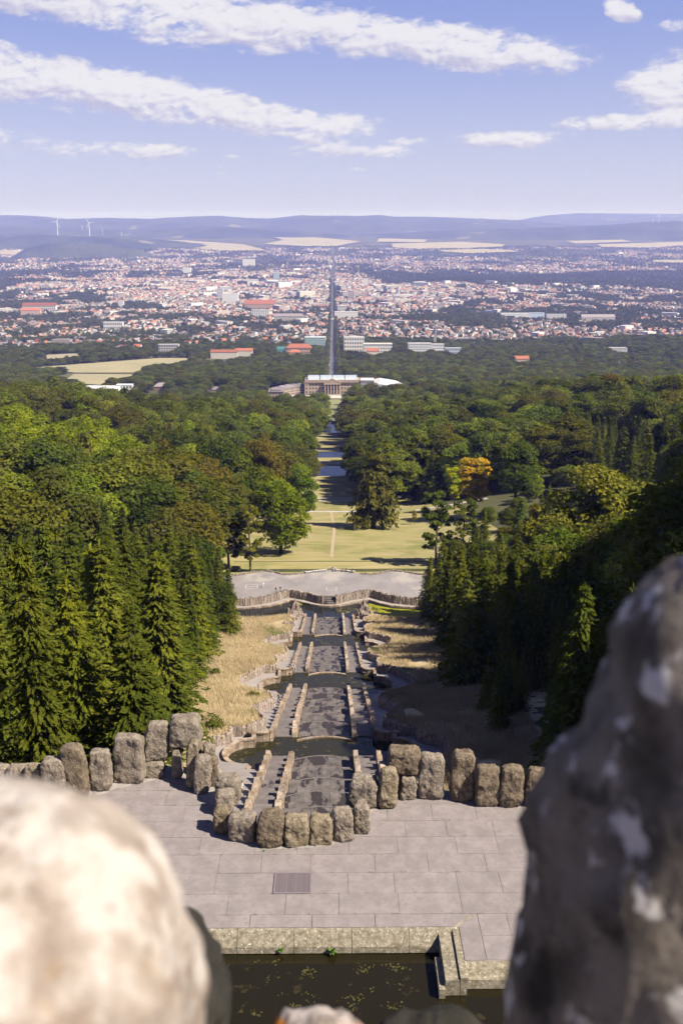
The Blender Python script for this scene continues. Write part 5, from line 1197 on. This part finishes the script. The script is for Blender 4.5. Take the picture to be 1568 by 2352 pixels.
def ft(kind, xb, yb, yt, lb, **k):
    P = onground(xb, yb); h = atY(xb, yt, P[1])[2] - P[2]; FEAT.append((P[0], P[1]))
    LMK.append((P[0], P[1], ' '.join(lb.split()[:lb.split().index(next((w for w in lb.split() if w in ('tree', 'pine', 'maple', 'beech', 'conifer', 'cedar', 'spruce', 'trees')), lb.split()[-1])) + 1][-3:]))); return tree(kind, P[0], P[1], h, lb, z=P[2], **k)
ft('weeping', 858, 1212, 1035, 'broad drooping conifer with pale bare limbs standing alone on the lawn', wid=1.45, tint=(1.1, 1.1, 1.1), var=0)
ft('autumn', 1085, 1185, 1030, 'golden-orange chestnut tree right of the lawn', wid=1.35)
ft('autumn', 1043, 1170, 1058, 'yellow-green half of the autumn trees, left of the golden one', wid=.9, tint=(.75, 1.25, .8))
ft('pine', 1000, 1300, 1130, 'dark pine with open branches at the right edge of the lawn', var=0, tint=(.8, .95, .9))
ft('pine', 1062, 1295, 1150, 'greyish pine behind the open-branched pine', var=1, tint=(.95, .95, .95), wid=1.1)
ft('spruce', 1110, 1290, 1165, 'bushy green conifer right of the two pines', wid=1.1, tint=(1.3, 1.3, 1))
ft('spruce', 1190, 1260, 1143, 'layered blue-green cedar at the dark edge of the right wood', wid=1.5, tint=(.9, 1.1, 1.6))
ft('bright', 645, 1272, 1075, 'fresh green maple at the left edge of the lawn', wid=1.05, tint=(.70, .74, .8), var=0)
ft('broadleaf', 690, 1215, 1060, 'green lime tree leaning over the lawn behind the maple', wid=.85, tint=(1.25, 1.45, 1), var=1)
ft('pine', 525, 1308, 1165, 'sparse brownish pine left of the lawn', var=0, tint=(1.25, 1.0, 1.1), wid=1.2)
ft('pine', 470, 1310, 1170, 'dark pine in front of the left wood beside the brownish pine', var=1, tint=(1.0, .95, .9))
ft('pine', 575, 1312, 1160, 'sparse pine closest to the square on the left', var=0, tint=(1.15, 1.0, 1.0), wid=.9)
ft('autumn', 951, 1206, 1167, 'small yellow young tree on the lawn by the path', wid=.7, tint=(.6, .75, .8))
ft('column', 268, 1240, 1010, 'tall ivy-clad columnar tree in the left wood', tint=(1.25, 1.35, 1), wid=1.1)
ft('bright', 120, 1235, 1055, 'yellow-green tree behind the pale bare trunk', wid=1.0, tint=(.85, .82, 1), var=1)
ft('bright', 60, 1130, 960, 'bright green maple at the left frame edge', wid=1.25, tint=(1, 1, 1), var=0)
ft('bright', 150, 1120, 965, 'large bright green maple crowning the left wood', wid=1.25, tint=(.95, .98, 1), var=1)
ft('bright', 235, 1130, 985, 'bright green maple right of the large one', wid=1.0, tint=(.8, .85, 1), var=0)
ft('bright', 320, 1130, 1010, 'rounded light green tree in the middle of the left wood', wid=1.1, tint=(.85, .85, 1), var=1)
ft('broadleaf', 30, 1330, 1155, 'orange-tinged beech at the left frame edge', wid=1.1, tint=(1.5, 1.15, .8), var=2)
ft('broadleaf', 600, 1180, 990, 'bronze-leaved tall tree on the left of the avenue', wid=.85, tint=(1.35, 1.1, .9), var=3)
ft('bright', 190, 1420, 1290, 'green young maple with a few yellow leaves among the left spruces', wid=.9, tint=(.8, .95, 1.3), var=0)
ft('bright', 250, 1430, 1310, 'small bright maple in front of the left spruces', wid=.8, tint=(.85, .85, 1), var=1)
ft('broadleaf', 1180, 1180, 1000, 'large rounded green tree in the right wood', wid=1.0, tint=(.9, 1.05, 1), var=0)
for (x, yt, Y_, lb) in ((1180, 1362, 140, 'sunlit spruce top, left and tallest of three on the dark right slope'), (1232, 1392, 138, 'sunlit spruce top in the middle of three on the dark right slope'), (1290, 1372, 136, 'sunlit spruce top, rightmost of three on the dark right slope')):
    P = atY(x, yt, Y_); g = float(ground(P[0], Y_)); FEAT.append((P[0], Y_)); tree('spruce', P[0], Y_, P[2] - g, lb, z=g, wid=.95, tint=(1.15, 1.1, .9))
for (x, yt, yb, lb) in ((530, 1305, 1452, 'slim spruce closest to the round basin on the left'), (1005, 1285, 1420, 'dense spruce hiding the right end of the square'), (1060, 1300, 1440, 'second spruce on the right of the square'), (1098, 1315, 1460, 'third spruce on the right of the square'), (985, 1330, 1425, 'short spruce at the right end of the round basin')):
    ft('spruce', x, yb, yt, lb, wid=1.05, tint=(1, 1, .9))
# bare pale tree in the left wood
P = onground(105, 1240); bt = thing('bare_tree', 'dead tree with pale bare trunk and branches in the left wood', 'tree', tuple(P)); FEAT.append((P[0], P[1]))
link('trunk', limb_mesh('trunk', 17, .34, 77, [(-2.2, -.4, 13), (-1.2, .5, 16), (1.6, -.3, 16), (2.3, .3, 13.5), (-2.6, -.3, 10.5), (.8, -.8, 17.5), (-.5, -.6, 18), (1.2, -1, 9)], 'pale_bark', 1.0, .5), bt)

def open_ground(X, Y):   # true where no wood tree may stand
    a = np.abs(X)
    op = (Y < 58) | ((Y < 262) & (a < np.interp(Y, [60, 111, 145, 168, 220, 262], [11, 17.5, 19.5, 20, 23, 24]) + 1.5))
    op |= (Y >= 258) & (Y < 300) & (a < 36)
    op |= (Y >= 300) & (Y < 640) & (a < np.interp(Y, [300, 380, 420, 455, 500], [43, 41, 33, 18, 13.5]))
    op |= (Y >= 640) & (Y < 1080) & (a < 14.5); op |= (Y >= 1080) & (Y < 1500) & (a < np.interp(Y, [1080, 1330, 1360, 1500], [24, 25, 80, 110])) | ((Y > 1250) & (Y < 1480) & (X < 0) & (X > -92))
    op |= (Y >= 1500) & (a < 20)
    for (fx, fy) in FEAT: op |= (X - fx) ** 2 + (Y - fy) ** 2 < 4.5 ** 2
    for p in FPOLY: op |= in_poly(X, Y, p) | ((Y > 1300) & (Y < 3000) & (in_poly(X, Y + 50, p) | in_poly(X, Y + 95, p)))
    return op | ~clear_of_buildings(X, Y)
TX = []; TY = []
for (y0, y1, sp_) in ((58, 310, 6.6), (310, 700, 13.8), (700, 1200, 13.2), (1200, 2000, 15.0), (2000, 2800, 15.5)):
    gx, gy = np.meshgrid(np.arange(-.40 * y1 - 20, .40 * y1 + 20, sp_), np.arange(y0, y1, sp_)); gx = gx + rng.uniform(-.42, .42, gx.shape) * sp_; gy = gy + rng.uniform(-.42, .42, gy.shape) * sp_; TX.append(gx.ravel()); TY.append(gy.ravel())
TX = np.concatenate(TX); TY = np.concatenate(TY); k = ~open_ground(TX, TY)
k &= (TY < 2000) | (wood_mask(TX, TY) > .46)
k &= ~((TX > 0) & (TY < 106) & (TX < 24 + .0 * TY))
TX, TY = TX[k], TY[k]; TZ = ground(TX, TY)
zone = np.where((TX < 0) & (TY < np.interp(-TX, [20, 40, 70, 110], [285, 240, 195, 150])), 0, np.where((TY < 290) & (TX > 0) & (TX < 46), 0, 1))      # 0 spruce stands
kk = ~((TX > 34) & (TX < 58) & (TY > 300) & (TY < 440)) & ~((TX > 55) & (TX < 78) & (TY > 370) & (TY < 440)); TX, TY, TZ, zone = TX[kk], TY[kk], TZ[kk], zone[kk]
nz = vnoise(TX / 45, TY / 45, 61); rnd = rng.random(len(TX))
sp = np.where(zone == 0, np.where((rnd < .95) | (TY < 190) | (TX > 0), 'spruce', 'broadleaf'), np.where((nz > .70) & (TY < 1300), 'spruce', np.where((nz < .22) & (rnd < .5) & (TY < 1100), 'weeping', np.where((rnd > .975) & (TY < 900), 'bright', np.where((rnd < .05) & (TY < 900), 'pine', 'broadleaf')))))
th = np.where(sp == 'spruce', rng.uniform(19, 27, len(TX)), np.where(sp == 'weeping', rng.uniform(25, 34, len(TX)), rng.uniform(21, 35, len(TX))))
th = np.where((zone == 0) & (TX < 0), rng.uniform(15, 26, len(TX)), th)
sp = np.where(((TX + 118) / 72) ** 2 + ((TY - 425) / 58) ** 2 < 1, np.where(rnd < .72, 'bright', sp), sp)
th = np.where(TY > 1250, th * np.where(TY > 1900, .5, .62), th)
th = np.where((TY > 1080) & (TY < 1420) & (TX < 0), th * np.where(TY > 1250, .85, .58), th)
th = np.where((TX > 0) & (TX < 46) & (TY < 300), np.where(TY < 235, rng.uniform(18, 23, len(TX)), rng.uniform(14, 19, len(TX))), th)
th = np.where((TX > 34) & (TX < 112) & (TY > 236) & (TY < 430), rng.uniform(9, 14, len(TX)), th)
th = np.where((TX >= 46) & (TX < 120) & (TY < 230), np.where(TY < 130, rng.uniform(23, 29, len(TX)), rng.uniform(17, 22, len(TX))), th)
th = np.where((TX > 0) & (TX < 36) & (TY > 106) & (TY < 138), rng.uniform(6, 10, len(TX)), th)
kv = in_view(TX, TY, TZ, 130, 150) | in_view(TX, TY, TZ + th, 130, 150)
shade_r = (TX > 0) & (TX < 130) & (TY < 330)       # trees beyond the frame that shade the right slope
kv |= shade_r & (TX < 100 + .1 * TY)
TX, TY, TZ, sp, th = TX[kv], TY[kv], TZ[kv], sp[kv], th[kv]
infr = in_view(TX, TY, TZ + th * .8, 0, 0)
px, py, pw = proj(np.stack([TX, TY, TZ + th * .8], -1))
hidden = ((px > 1300) & (py > 1500)) | ((px < 330) & (py > 1950)) | (py > 1990)
dist = np.hypot(TX, TY)
print('trees', len(TX), {s: int(((sp == s) & infr).sum()) for s in set(sp.tolist())})
indiv = np.zeros(len(TX), bool)
for s_, lim in (('spruce', 170), ('broadleaf', 240), ('weeping', 45), ('pine', 15), ('bright', 45)):
    c_ = np.where((sp == s_) & infr & ~hidden)[0]; c_ = c_[np.argsort(dist[c_] / th[c_])][:lim]; indiv[c_] = True
NM = dict(spruce='spruce', broadleaf='broadleaf tree', weeping='drooping conifer', pine='pine', bright='maple')
UNI = []
for i in np.where(indiv)[0]:
    s_ = sp[i]; left = TX[i] < 0; tint = (1, 1, 1)
    if s_ == 'broadleaf':
        q = rr.random(); tint, cw = ((1.22, 1.06, .85), 'bronze-green') if q < .16 else (((1.25, 1.35, .9), 'light green') if q < .36 else (((.7, .8, .8), 'dark green') if q < .6 else ((1, 1, 1), 'olive-green')))
    elif s_ == 'spruce': q = rr.random(); tint, cw = ((.8, .88, .9), 'dark') if q < .4 else (((1.25, 1.2, .9), 'yellowish-green') if q < .6 else ((1, 1, 1), 'deep green'))
    elif s_ == 'weeping': q = rr.random(); tint, cw = ((1.25, 1.05, .95), 'brownish') if q < .5 else ((.85, .95, .8), 'grey-green')
    else: cw = 'green'
    wh = ('left' if left else 'right'); Y = TY[i]; ax_ = abs(TX[i])
    if Y < 300: place = (f'in the front row beside the {"dry meadow" if left else "dark right slope"}' if ax_ < (30 if left else 36) else f'deep in the stand {wh} of the cascade')
    elif Y < 520: place = (f'at the {wh} edge of the lawn' if ax_ < 62 else f'in the {wh} wood beyond the square')
    else: place = (f'lining the {wh} side of the avenue' if ax_ < 34 else f'in the {wh} wood beside the avenue')
    size = 'tall' if th[i] > 23 else ('small' if th[i] < 19.5 else 'middling')
    near_ = min(LMK, key=lambda q: (q[0] - TX[i]) ** 2 + (q[1] - TY[i]) ** 2); dxx, dyy = TX[i] - near_[0], TY[i] - near_[1]
    if math.hypot(dxx, dyy) < 30: place = ('left of' if dxx < -abs(dyy) * .7 else 'right of' if dxx > abs(dyy) * .7 else 'behind' if dyy > 0 else 'in front of') + ' the ' + near_[2]
    o = tree(s_, TX[i], TY[i], th[i], f'{size} {cw} {NM[s_]} {place}', tint=tint, z=TZ[i] - .3, wid=rr.uniform(.8, 1.2) * (1.22 if s_ == 'broadleaf' else 1.0), grp=f'{NM[s_]}s of the park woods'); UNI.append(o)
single_out(UNI)
def scatter(name, lb, X, Y, Z, sc, crown, m=None):
    me = bpy.data.meshes.new(name); n = len(X); me.vertices.add(n); me.vertices.foreach_set('co', np.stack([X, Y, Z], -1).astype(np.float32).ravel()); me.update()
    a = me.attributes.new('scl', 'FLOAT_VECTOR', 'POINT'); a.data.foreach_set('vector', sc.astype(np.float32).ravel())
    a = me.attributes.new('rz', 'FLOAT_VECTOR', 'POINT'); r0 = np.zeros((n, 3), np.float32); r0[:, 2] = rng.uniform(0, 6.28, n); a.data.foreach_set('vector', r0.ravel())
    o = tag(link(name, me), lb, 'trees', kind='stuff')
    g = bpy.data.node_groups.new(name, 'GeometryNodeTree'); g.interface.new_socket('Geometry', in_out='INPUT', socket_type='NodeSocketGeometry'); g.interface.new_socket('Geometry', in_out='OUTPUT', socket_type='NodeSocketGeometry')
    gi = g.nodes.new('NodeGroupInput'); go = g.nodes.new('NodeGroupOutput'); ip = g.nodes.new('GeometryNodeInstanceOnPoints'); oi = g.nodes.new('GeometryNodeObjectInfo'); oi.inputs['Object'].default_value = crown; oi.transform_space = 'ORIGINAL'; oi.inputs['As Instance'].default_value = True
    def na(nm): q = g.nodes.new('GeometryNodeInputNamedAttribute'); q.data_type = 'FLOAT_VECTOR'; q.inputs['Name'].default_value = nm; return q.outputs[0]
    mp = g.nodes.new('GeometryNodeMeshToPoints'); g.links.new(gi.outputs[0], mp.inputs[0]); g.links.new(mp.outputs[0], ip.inputs['Points']); g.links.new(oi.outputs['Geometry'], ip.inputs['Instance'])
    er = g.nodes.new('FunctionNodeEulerToRotation'); g.links.new(na('rz'), er.inputs[0]); g.links.new(er.outputs[0], ip.inputs['Rotation']); g.links.new(na('scl'), ip.inputs['Scale']); g.links.new(ip.outputs[0], go.inputs[0])
    md = o.modifiers.new('scatter', 'NODES'); md.node_group = g; return o
CR = {}
for o in COL.objects:
    if o.parent is not None and o.name.startswith('crown'): CR.setdefault(o.data.name, o)
fm = ~indiv
for s_ in ('spruce', 'broadleaf', 'weeping', 'pine', 'bright'):
    for vi, (cm, tm) in enumerate(KIND[s_]):
        k = np.where(fm & (sp == s_))[0]; k = k[(np.arange(len(k)) * 7919) % len(KIND[s_]) == vi] if len(k) else k
        if len(k) == 0 or cm.name not in CR: continue
        sc = (th[k] / NATH[s_])[:, None] * np.stack([rng.uniform(.85, 1.3, len(k)) * (1.2 if s_ == 'broadleaf' else 1) * np.where(TY[k] > 1250, 1.5, 1)] * 2 + [np.ones(len(k))], -1)
        scatter('wood_trees', f'mass of {NM[s_]} crowns in the woods beside the avenue', TX[k], TY[k], TZ[k] - .5, sc, CR[cm.name])
# the boulevard's tree rows and the trees between the houses
_ct = [broadleaf(81 + i, 14, 5.2, 420, 1.25, 'city_leaves', 14, .08) for i in range(3)]
CT = [thing('street_tree', 'broad tree at the near end of the boulevard, %s' % q, 'tree', (x, y, float(ground(x, y)))) for q, x, y in (('left side', -19, 1545), ('right side', 19, 1545), ('right side behind the first', 19.5, 1560))]
for o, (c, cc) in zip(CT, _ct): o['c'] = 0; link('crown', c, o); link('trunk', limb_mesh('trunk', 14, .35, 5, cc[:6], 'bark', .8), o)
CX_ = []; CY_ = []
for (y0, y1, sp_) in ((2100, 3600, 15), (3600, 5600, 16), (5600, 8400, 21), (8400, 13000, 40)):
    gx, gy = np.meshgrid(np.arange(-.42 * y1, .42 * y1, sp_), np.arange(y0, y1, sp_)); CX_.append((gx + rng.uniform(-.45, .45, gx.shape) * sp_).ravel()); CY_.append((gy + rng.uniform(-.45, .45, gy.shape) * sp_).ravel())
CX_ = np.concatenate(CX_); CY_ = np.concatenate(CY_); wmk = wood_mask(CX_, CY_); rn = rng.random(len(CX_))
k = (np.abs(CX_) > 21) & ((wmk > .47) | (rn < np.interp(wmk, [.0, .25, .47], [.04, .17, .48]))) & in_view(CX_, CY_, ground(CX_, CY_), 60, 10) & clear_of_buildings(CX_, CY_, 1.0, 60)
for p in FPOLY: k &= ~in_poly(CX_, CY_, p)
k &= ~((CY_ > 2100) & (CY_ < 2780) & (wmk > .46) & (np.abs(CX_) < .40 * 2780))
CX_, CY_ = CX_[k], CY_[k]
for s in (-1, 1):
    yb_ = np.arange(1575, 7000, 10.0); CX_ = np.concatenate([CX_, s * (12 + rng.uniform(-.8, .8, len(yb_)))]); CY_ = np.concatenate([CY_, yb_])
CZ_ = ground(CX_, CY_); nC = len(CX_); pick = rng.integers(0, 3, nC); hs = rng.uniform(.7, 1.4, nC) * np.where(CY_ > 8400, 1.25, np.where(CY_ > 5600, .95, 1)); hs = np.where(np.abs(CX_) < 20, rng.uniform(.9, 1.2, nC), hs)
print('city trees', nC)
for v_ in range(3):
    k = pick == v_; scatter('city_trees', 'countless trees between the houses of the city', CX_[k], CY_[k], CZ_[k] - .6, np.stack([hs[k] * 1.1, hs[k] * 1.1, hs[k]], -1), CT[v_].children[0])
# bushes on the slope
for (x, y, sz, lb) in ((820, 610, 1.6, 'leafy bush behind the retaining wall beside the second flight'), (330, 960, 1.7, 'green bush on the dry meadow above the first pool'), (350, 290, 1.2, 'small green shrub at the wood edge of the dry meadow')):
    P = onground(430.6 + x * .1831, 1492.9 + y * .1831, .2); o = thing('bush', lb, 'bush', tuple(P)); rg = np.random.default_rng(int(x)); q = rg.normal(0, 1, (420, 3)); q[:, 2] = np.abs(q[:, 2]); q /= np.linalg.norm(q, axis=1, keepdims=True)
    link('foliage', quads('foliage', leaf_cloud(q * sz * rg.uniform(.4, 1, (420, 1)) * np.array([.9, .7, .8]), q + np.array([0, 0, .4]), .24, rg, 1.3), 'shrub_leaves'), o)

# ================================================================ PEOPLE
def mk_body(name, pose):
    """one continuous skinned figure about 1.72 m tall, base at the feet (or the seat)"""
    J = {}; E_ = []
    def j(k, p, r, par=None): J[k] = (Vector(p), r, par)
    hipz = .92; st = .11
    if pose == 'sit': hipz = .52
    lean = .0 if pose in ('stand', 'sit') else (.10 if pose == 'walk' else .28)
    j('hip', (0, 0, hipz), .145); j('waist', (0, lean * .4, hipz + .20), .125, 'hip'); j('chest', (0, lean * .8, hipz + .42), .15, 'waist'); j('neck', (0, lean * 1.1, hipz + .58), .058, 'chest')
    j('head0', (0, lean * 1.2 + .015, hipz + .66), .085, 'neck'); j('head1', (0, lean * 1.25 + .02, hipz + .755), .098, 'head0'); j('head2', (0, lean * 1.25 + .01, hipz + .83), .07, 'head1')
    for s, n in ((-1, 'l'), (1, 'r')):
        sw = s * (.0 if pose == 'stand' else 1)
        j('sh' + n, (s * .185, lean * .95, hipz + .49), .066, 'chest')
        if pose == 'lean': el_, wr, ha = (s * .22, .30, hipz + .30), (s * .13, .50, hipz + .22), (s * .12, .58, hipz + .22)
        elif pose == 'sit': el_, wr, ha = (s * .24, .06, hipz + .24), (s * .16, .28, hipz + .12), (s * .14, .36, hipz + .10)
        elif pose == 'walk': el_, wr, ha = (s * .25, lean - s * .14, hipz + .22), (s * .24, lean - s * .12 + .14, hipz + .04), (s * .24, lean - s * .12 + .20, hipz - .03)
        else: el_, wr, ha = (s * .25, .0, hipz + .22), (s * .25, .06, hipz - .02), (s * .24, .08, hipz - .10)
        j('el' + n, el_, .045, 'sh' + n); j('wr' + n, wr, .032, 'el' + n); j('ha' + n, ha, .038, 'wr' + n)
        for q, dxx in enumerate((-.022, 0, .022)): j('fi%d' % q + n, (ha[0] + dxx, ha[1] + .03, ha[2] - .07 + .01 * abs(q - 1)), .011, 'ha' + n)
        j('th' + n, (ha[0] - s * .04, ha[1] + .04, ha[2] - .01), .012, 'ha' + n)
        j('hp' + n, (s * .095, 0, hipz - .06), .10, 'hip')
        if pose == 'sit': kn, an_, to = (s * .13, .44, hipz - .02), (s * .12, .48, .09), (s * .12, .66, .04)
        elif pose == 'walk': kn, an_, to = (s * .10, .10 + s * .12, .49), (s * .10, -.08 + s * .30, .09 + (.06 if s < 0 else 0)), (s * .11, .09 + s * .30, .035 + (.0 if s > 0 else .02))
        else: kn, an_, to = (s * .105, .015, .49), (s * .115, -.01, .09), (s * .13, .15, .035)
        j('kn' + n, kn, .068, 'hp' + n); j('an' + n, an_, .045, 'kn' + n); j('to' + n, to, .038, 'an' + n)
    ks = list(J); me = bpy.data.meshes.new(name); me.from_pydata([J[k][0] for k in ks], [(ks.index(J[k][2]), i) for i, k in enumerate(ks) if J[k][2]], [])
    o = bpy.data.objects.new(name, me); COL.objects.link(o); md = o.modifiers.new('s', 'SKIN'); md.use_smooth_shade = True
    for i, k in enumerate(ks): me.skin_vertices[0].data[i].radius = (J[k][1], J[k][1] * (.78 if k in ('chest', 'waist', 'hip') else 1)); me.skin_vertices[0].data[i].use_root = (k == 'hip')
    o.modifiers.new('u', 'SUBSURF').levels = 1
    dg = bpy.context.evaluated_depsgraph_get(); out = bpy.data.meshes.new_from_object(o.evaluated_get(dg)); bpy.data.objects.remove(o)
    out.name = name; out.materials.clear()
    seg = {'hip': 2, 'waist': 1, 'chest': 1, 'sh': 1, 'el': 1, 'hp': 2, 'kn': 2, 'an': 2, 'to': 4, 'neck': 0, 'head0': 0, 'head1': 0, 'head2': 3, 'wr': 0, 'ha': 0, 'fi': 0, 'th': 0}
    pts = np.array([J[k][0] for k in ks]); cls = [seg.get(k, seg.get(k[:2], 0)) for k in ks]
    for p in out.polygons:
        c = np.array(p.center); i = int(np.argmin(((pts - c) ** 2).sum(1))); m = cls[i]
        if ks[i].startswith('head') and (c[2] > J['head1'][0].z + .045 or (c[1] < J['head1'][0].y - .02 and c[2] > J['head0'][0].z)): m = 3
        p.material_index = m
    return out, J
def plain(name, c, r=.85): return MATS.get(name) or mat(name, c, r)
SKIN = mat('skin', (.52, .33, .25), .6); HAIRM = mat('hair', (.05, .035, .025), .7); SHOE = mat('shoe', (.55, .52, .5), .7)
BODY = {}
for ps in ('stand', 'walk', 'sit', 'lean'):
    me_, J_ = mk_body('person', ps)
    for q in (SKIN, SKIN, SKIN, HAIRM, SHOE): me_.materials.append(q)
    BODY[ps] = (me_, J_)
NOSE = mesh('nose', [(-.016, 0, 0), (.016, 0, 0), (0, .022, .004), (0, 0, .045)], [(0, 1, 2), (0, 2, 3), (1, 3, 2)], []); NOSE.materials.append(SKIN)
BAG = rock_mesh('backpack', 5, .30, .17, .42, 'bark', 4, .01, 4)
def person(lb, loc, rz, pose, shirt, legs, bag=False, hair=None, sc=1.0):
    me_, J_ = BODY[pose]; o = link('person', me_, None, loc, (0, 0, rz), (sc, sc, sc)); tag(o, lb, 'person')
    cn = lambda c: plain('cloth_%02d_%02d_%02d' % tuple(int(q * 99) for q in c), c)
    for i, m_ in ((1, cn(shirt)), (2, cn(legs)), (3, cn(hair) if hair else HAIRM)): o.material_slots[i].link = 'OBJECT'; o.material_slots[i].material = m_
    h1 = J_['head1'][0]; link('nose', NOSE, o, (h1.x, h1.y + .092, h1.z - .03))
    for s in (-1, 1):
        e_ = link('eye', mesh('eye', *box(-.009, .009, -.004, .004, -.006, .006), 'dark_gap'), o, (h1.x + s * .034, h1.y + .088, h1.z + .015)); link('ear', mesh('ear', *box(-.01, .01, -.02, .02, -.03, .03), []), o, (h1.x + s * .098, h1.y, h1.z)).data.materials.append(SKIN)
    if bag: b = link('backpack', BAG, o, (0, J_['chest'][0].y - .20, J_['waist'][0].z - .06)); b.active_material = MATS['dark_gap']
    return o
def onpath(x, y, conv):
    d = ray(*conv(x, y)); lo, hi = 40., 330.
    for _ in range(50):
        m_ = (lo + hi) / 2; p = CAM + d * (m_ / d[1])
        if p[2] > zc(m_) + .06: lo = m_
        else: hi = m_
    return tuple(CAM + d * (hi / d[1]))
n1c = lambda a, b: (430.6 + a * .1831, 1492.9 + b * .1831); z8c = lambda a, b: (516.7 + a * .1831, 1303.4 + b * .1831); q2c = lambda a, b: (459.3 + a * .2930, 1693.8 + b * .2930); n3c = lambda a, b: (775.1 + a * .1831, 1492.9 + b * .1831)
WHITE = (.78, .76, .76); BLACK = (.03, .03, .035); DEN = (.10, .13, .22)
person('man in white shirt with a dark backpack walking down the left path', onpath(325, 465, q2c), -1.2, 'walk', WHITE, BLACK, True)
person('person in black shorts and printed shirt climbing the steps by the second pool', onpath(1148, 665, n1c), 2.9, 'walk', (.30, .30, .34), BLACK)
person('person in white top and dark trousers standing by the rough wall', onpath(1090, 795, n1c), -1.4, 'stand', WHITE, BLACK, hair=(.09, .05, .03))
person('person in orange-brown top in the shadow of the stair wall', onpath(1172, 755, n1c), 1.0, 'stand', (.45, .24, .13), DEN, hair=(.18, .09, .04))
person('person in white leaning on the parapet above the second pool', onpath(1350, 275, n1c), 2.4, 'lean', WHITE, (.7, .68, .66), hair=(.3, .2, .1))
pl_ = lambda a, b: tuple(atz(*z8c(a, b), -69.15))
person('person in pale clothes alone on the left of the square', pl_(480, 252), .3, 'walk', WHITE, (.7, .68, .7))
person('person in dark top and light trousers, left of a walking pair on the square', pl_(637, 316), -.5, 'stand', (.08, .06, .06), (.55, .5, .46))
person('person in black walking beside another across the square', pl_(696, 304), 1.2, 'walk', BLACK, (.09, .08, .09), True)
z7c = lambda a, b: (660.3 + a * .2014, 976.1 + b * .2014); pz = lambda a, b: tuple(atz(*z7c(a, b), -69.15))
person('person in dark top standing left of the bench break on the square', pz(508, 1672), 3.0, 'stand', (.12, .12, .16), (.5, .5, .55))
person('child in white standing beside a taller visitor near the benches', pz(527, 1676), 3.0, 'stand', WHITE, (.6, .58, .56), sc=.75)
person('person in white top and dark shorts right of the child near the benches', pz(543, 1676), 3.2, 'stand', WHITE, BLACK)
for (bx, by, c, lg, lb) in ((4.1, 286.45, (.5, .22, .14), (.45, .3, .22), 'person in reddish top sitting on a bench by the lawn'), (5.1, 286.25, BLACK, (.1, .1, .12), 'person in black sitting right of the reddish one on the bench'), (6.9, 285.45, (.07, .07, .09), BLACK, 'person in dark clothes sitting at the right end of the bench row')):
    person(lb, (bx, by, -69.13), 2.95, 'sit', c, lg)
person('person in blue top by the rough slabs on the right path', onpath(935, 1040, n3c), 2.0, 'stand', (.08, .14, .42), (.35, .2, .15))

# ================================================================ THE LOOKOUT THE VIEW IS TAKEN FROM
mb = MB().box(-14, 16, -22, 2.6, -6, 29.9); tag(link('lookout_tower', mb.mesh('lookout_tower', 'tower_masonry')), 'rough masonry tower top that carries the foreground boulders', 'tower')
def near_rock(name, lb, seed, px_c, py_mid, depth, rx, top_y, sy, m, power, z0=29.86, taper=.0, amp=.03, n=30):
    c = atY(px_c, py_mid, depth); zt = atY(px_c, top_y, depth)[2]; w = 2 * rx / FPX * depth * 1.02
    me = rock_mesh(name, seed, w, sy, zt - z0, m, n, amp, power, taper, freq=2.6)
    return tag(link(name, me, None, (c[0], depth, z0)), lb, 'stone', 'rough stones of the lookout parapet')
near_rock('parapet_boulder', 'pale blurred boulder with orange lichen filling the lower left corner', 301, -10, 2330, .95, 530, 1925, .5, 'near_boulder', 2.3, z0=31.66)
near_rock('parapet_boulder', 'tall blurred grey boulder filling the right side, shaded on its left', 302, 1690, 2200, 1.25, 655, 1250, .55, 'near_boulder_grey', 2.4, amp=.04)
near_rock('parapet_boulder', 'dark shaded stone behind the pale blurred boulder', 303, 402, 2350, 2.25, 150, 2130, .5, 'painted_shade_stone', 2.6)
near_rock('parapet_boulder', 'low blurred stone with a sunlit lichen crest at the bottom of the view', 304, 725, 2352, 1.95, 225, 2345, .25, 'sill_stone', 3.5, amp=.045)
near_rock('parapet_boulder', 'low shaded blurred stone between the lit crest and the right boulder', 305, 985, 2352, 2.0, 230, 2352, .3, 'painted_shade_stone', 3.2)
c = atY(-10, 2330, .95)
tag(link('parapet_block', rock_mesh('parapet_block', 310, 1.1, .75, 1.95, 'tower_masonry', 8, .02, 8), None, (c[0] - .15, .92, 29.86)), 'rough block that carries the pale blurred boulder', 'stone', 'rough stones of the lookout parapet')

# ================================================================ AIR
def haze_box():
    mb = MB(); mb.box(-26000, 26000, -2500, 33500, -380, 330)
    o = link('haze', mb.mesh('haze', [])); o['kind'] = 'stuff'; o['label'] = 'pale blue haze thickening toward the far hills'
    m = bpy.data.materials.new('haze_air'); m.use_nodes = True; nt = m.node_tree; nt.nodes.clear()
    v = nd(nt, 'ShaderNodeVolumePrincipled'); v.inputs['Color'].default_value = (.31, .35, 1.0, 1); v.inputs['Absorption Color'].default_value = (1, 1, 1, 1)
    v.inputs['Density'].default_value = 6.2e-5; v.inputs['Anisotropy'].default_value = .0
    out = nd(nt, 'ShaderNodeOutputMaterial'); nt.links.new(v.outputs[0], out.inputs['Volume']); o.data.materials.append(m)
haze_box()
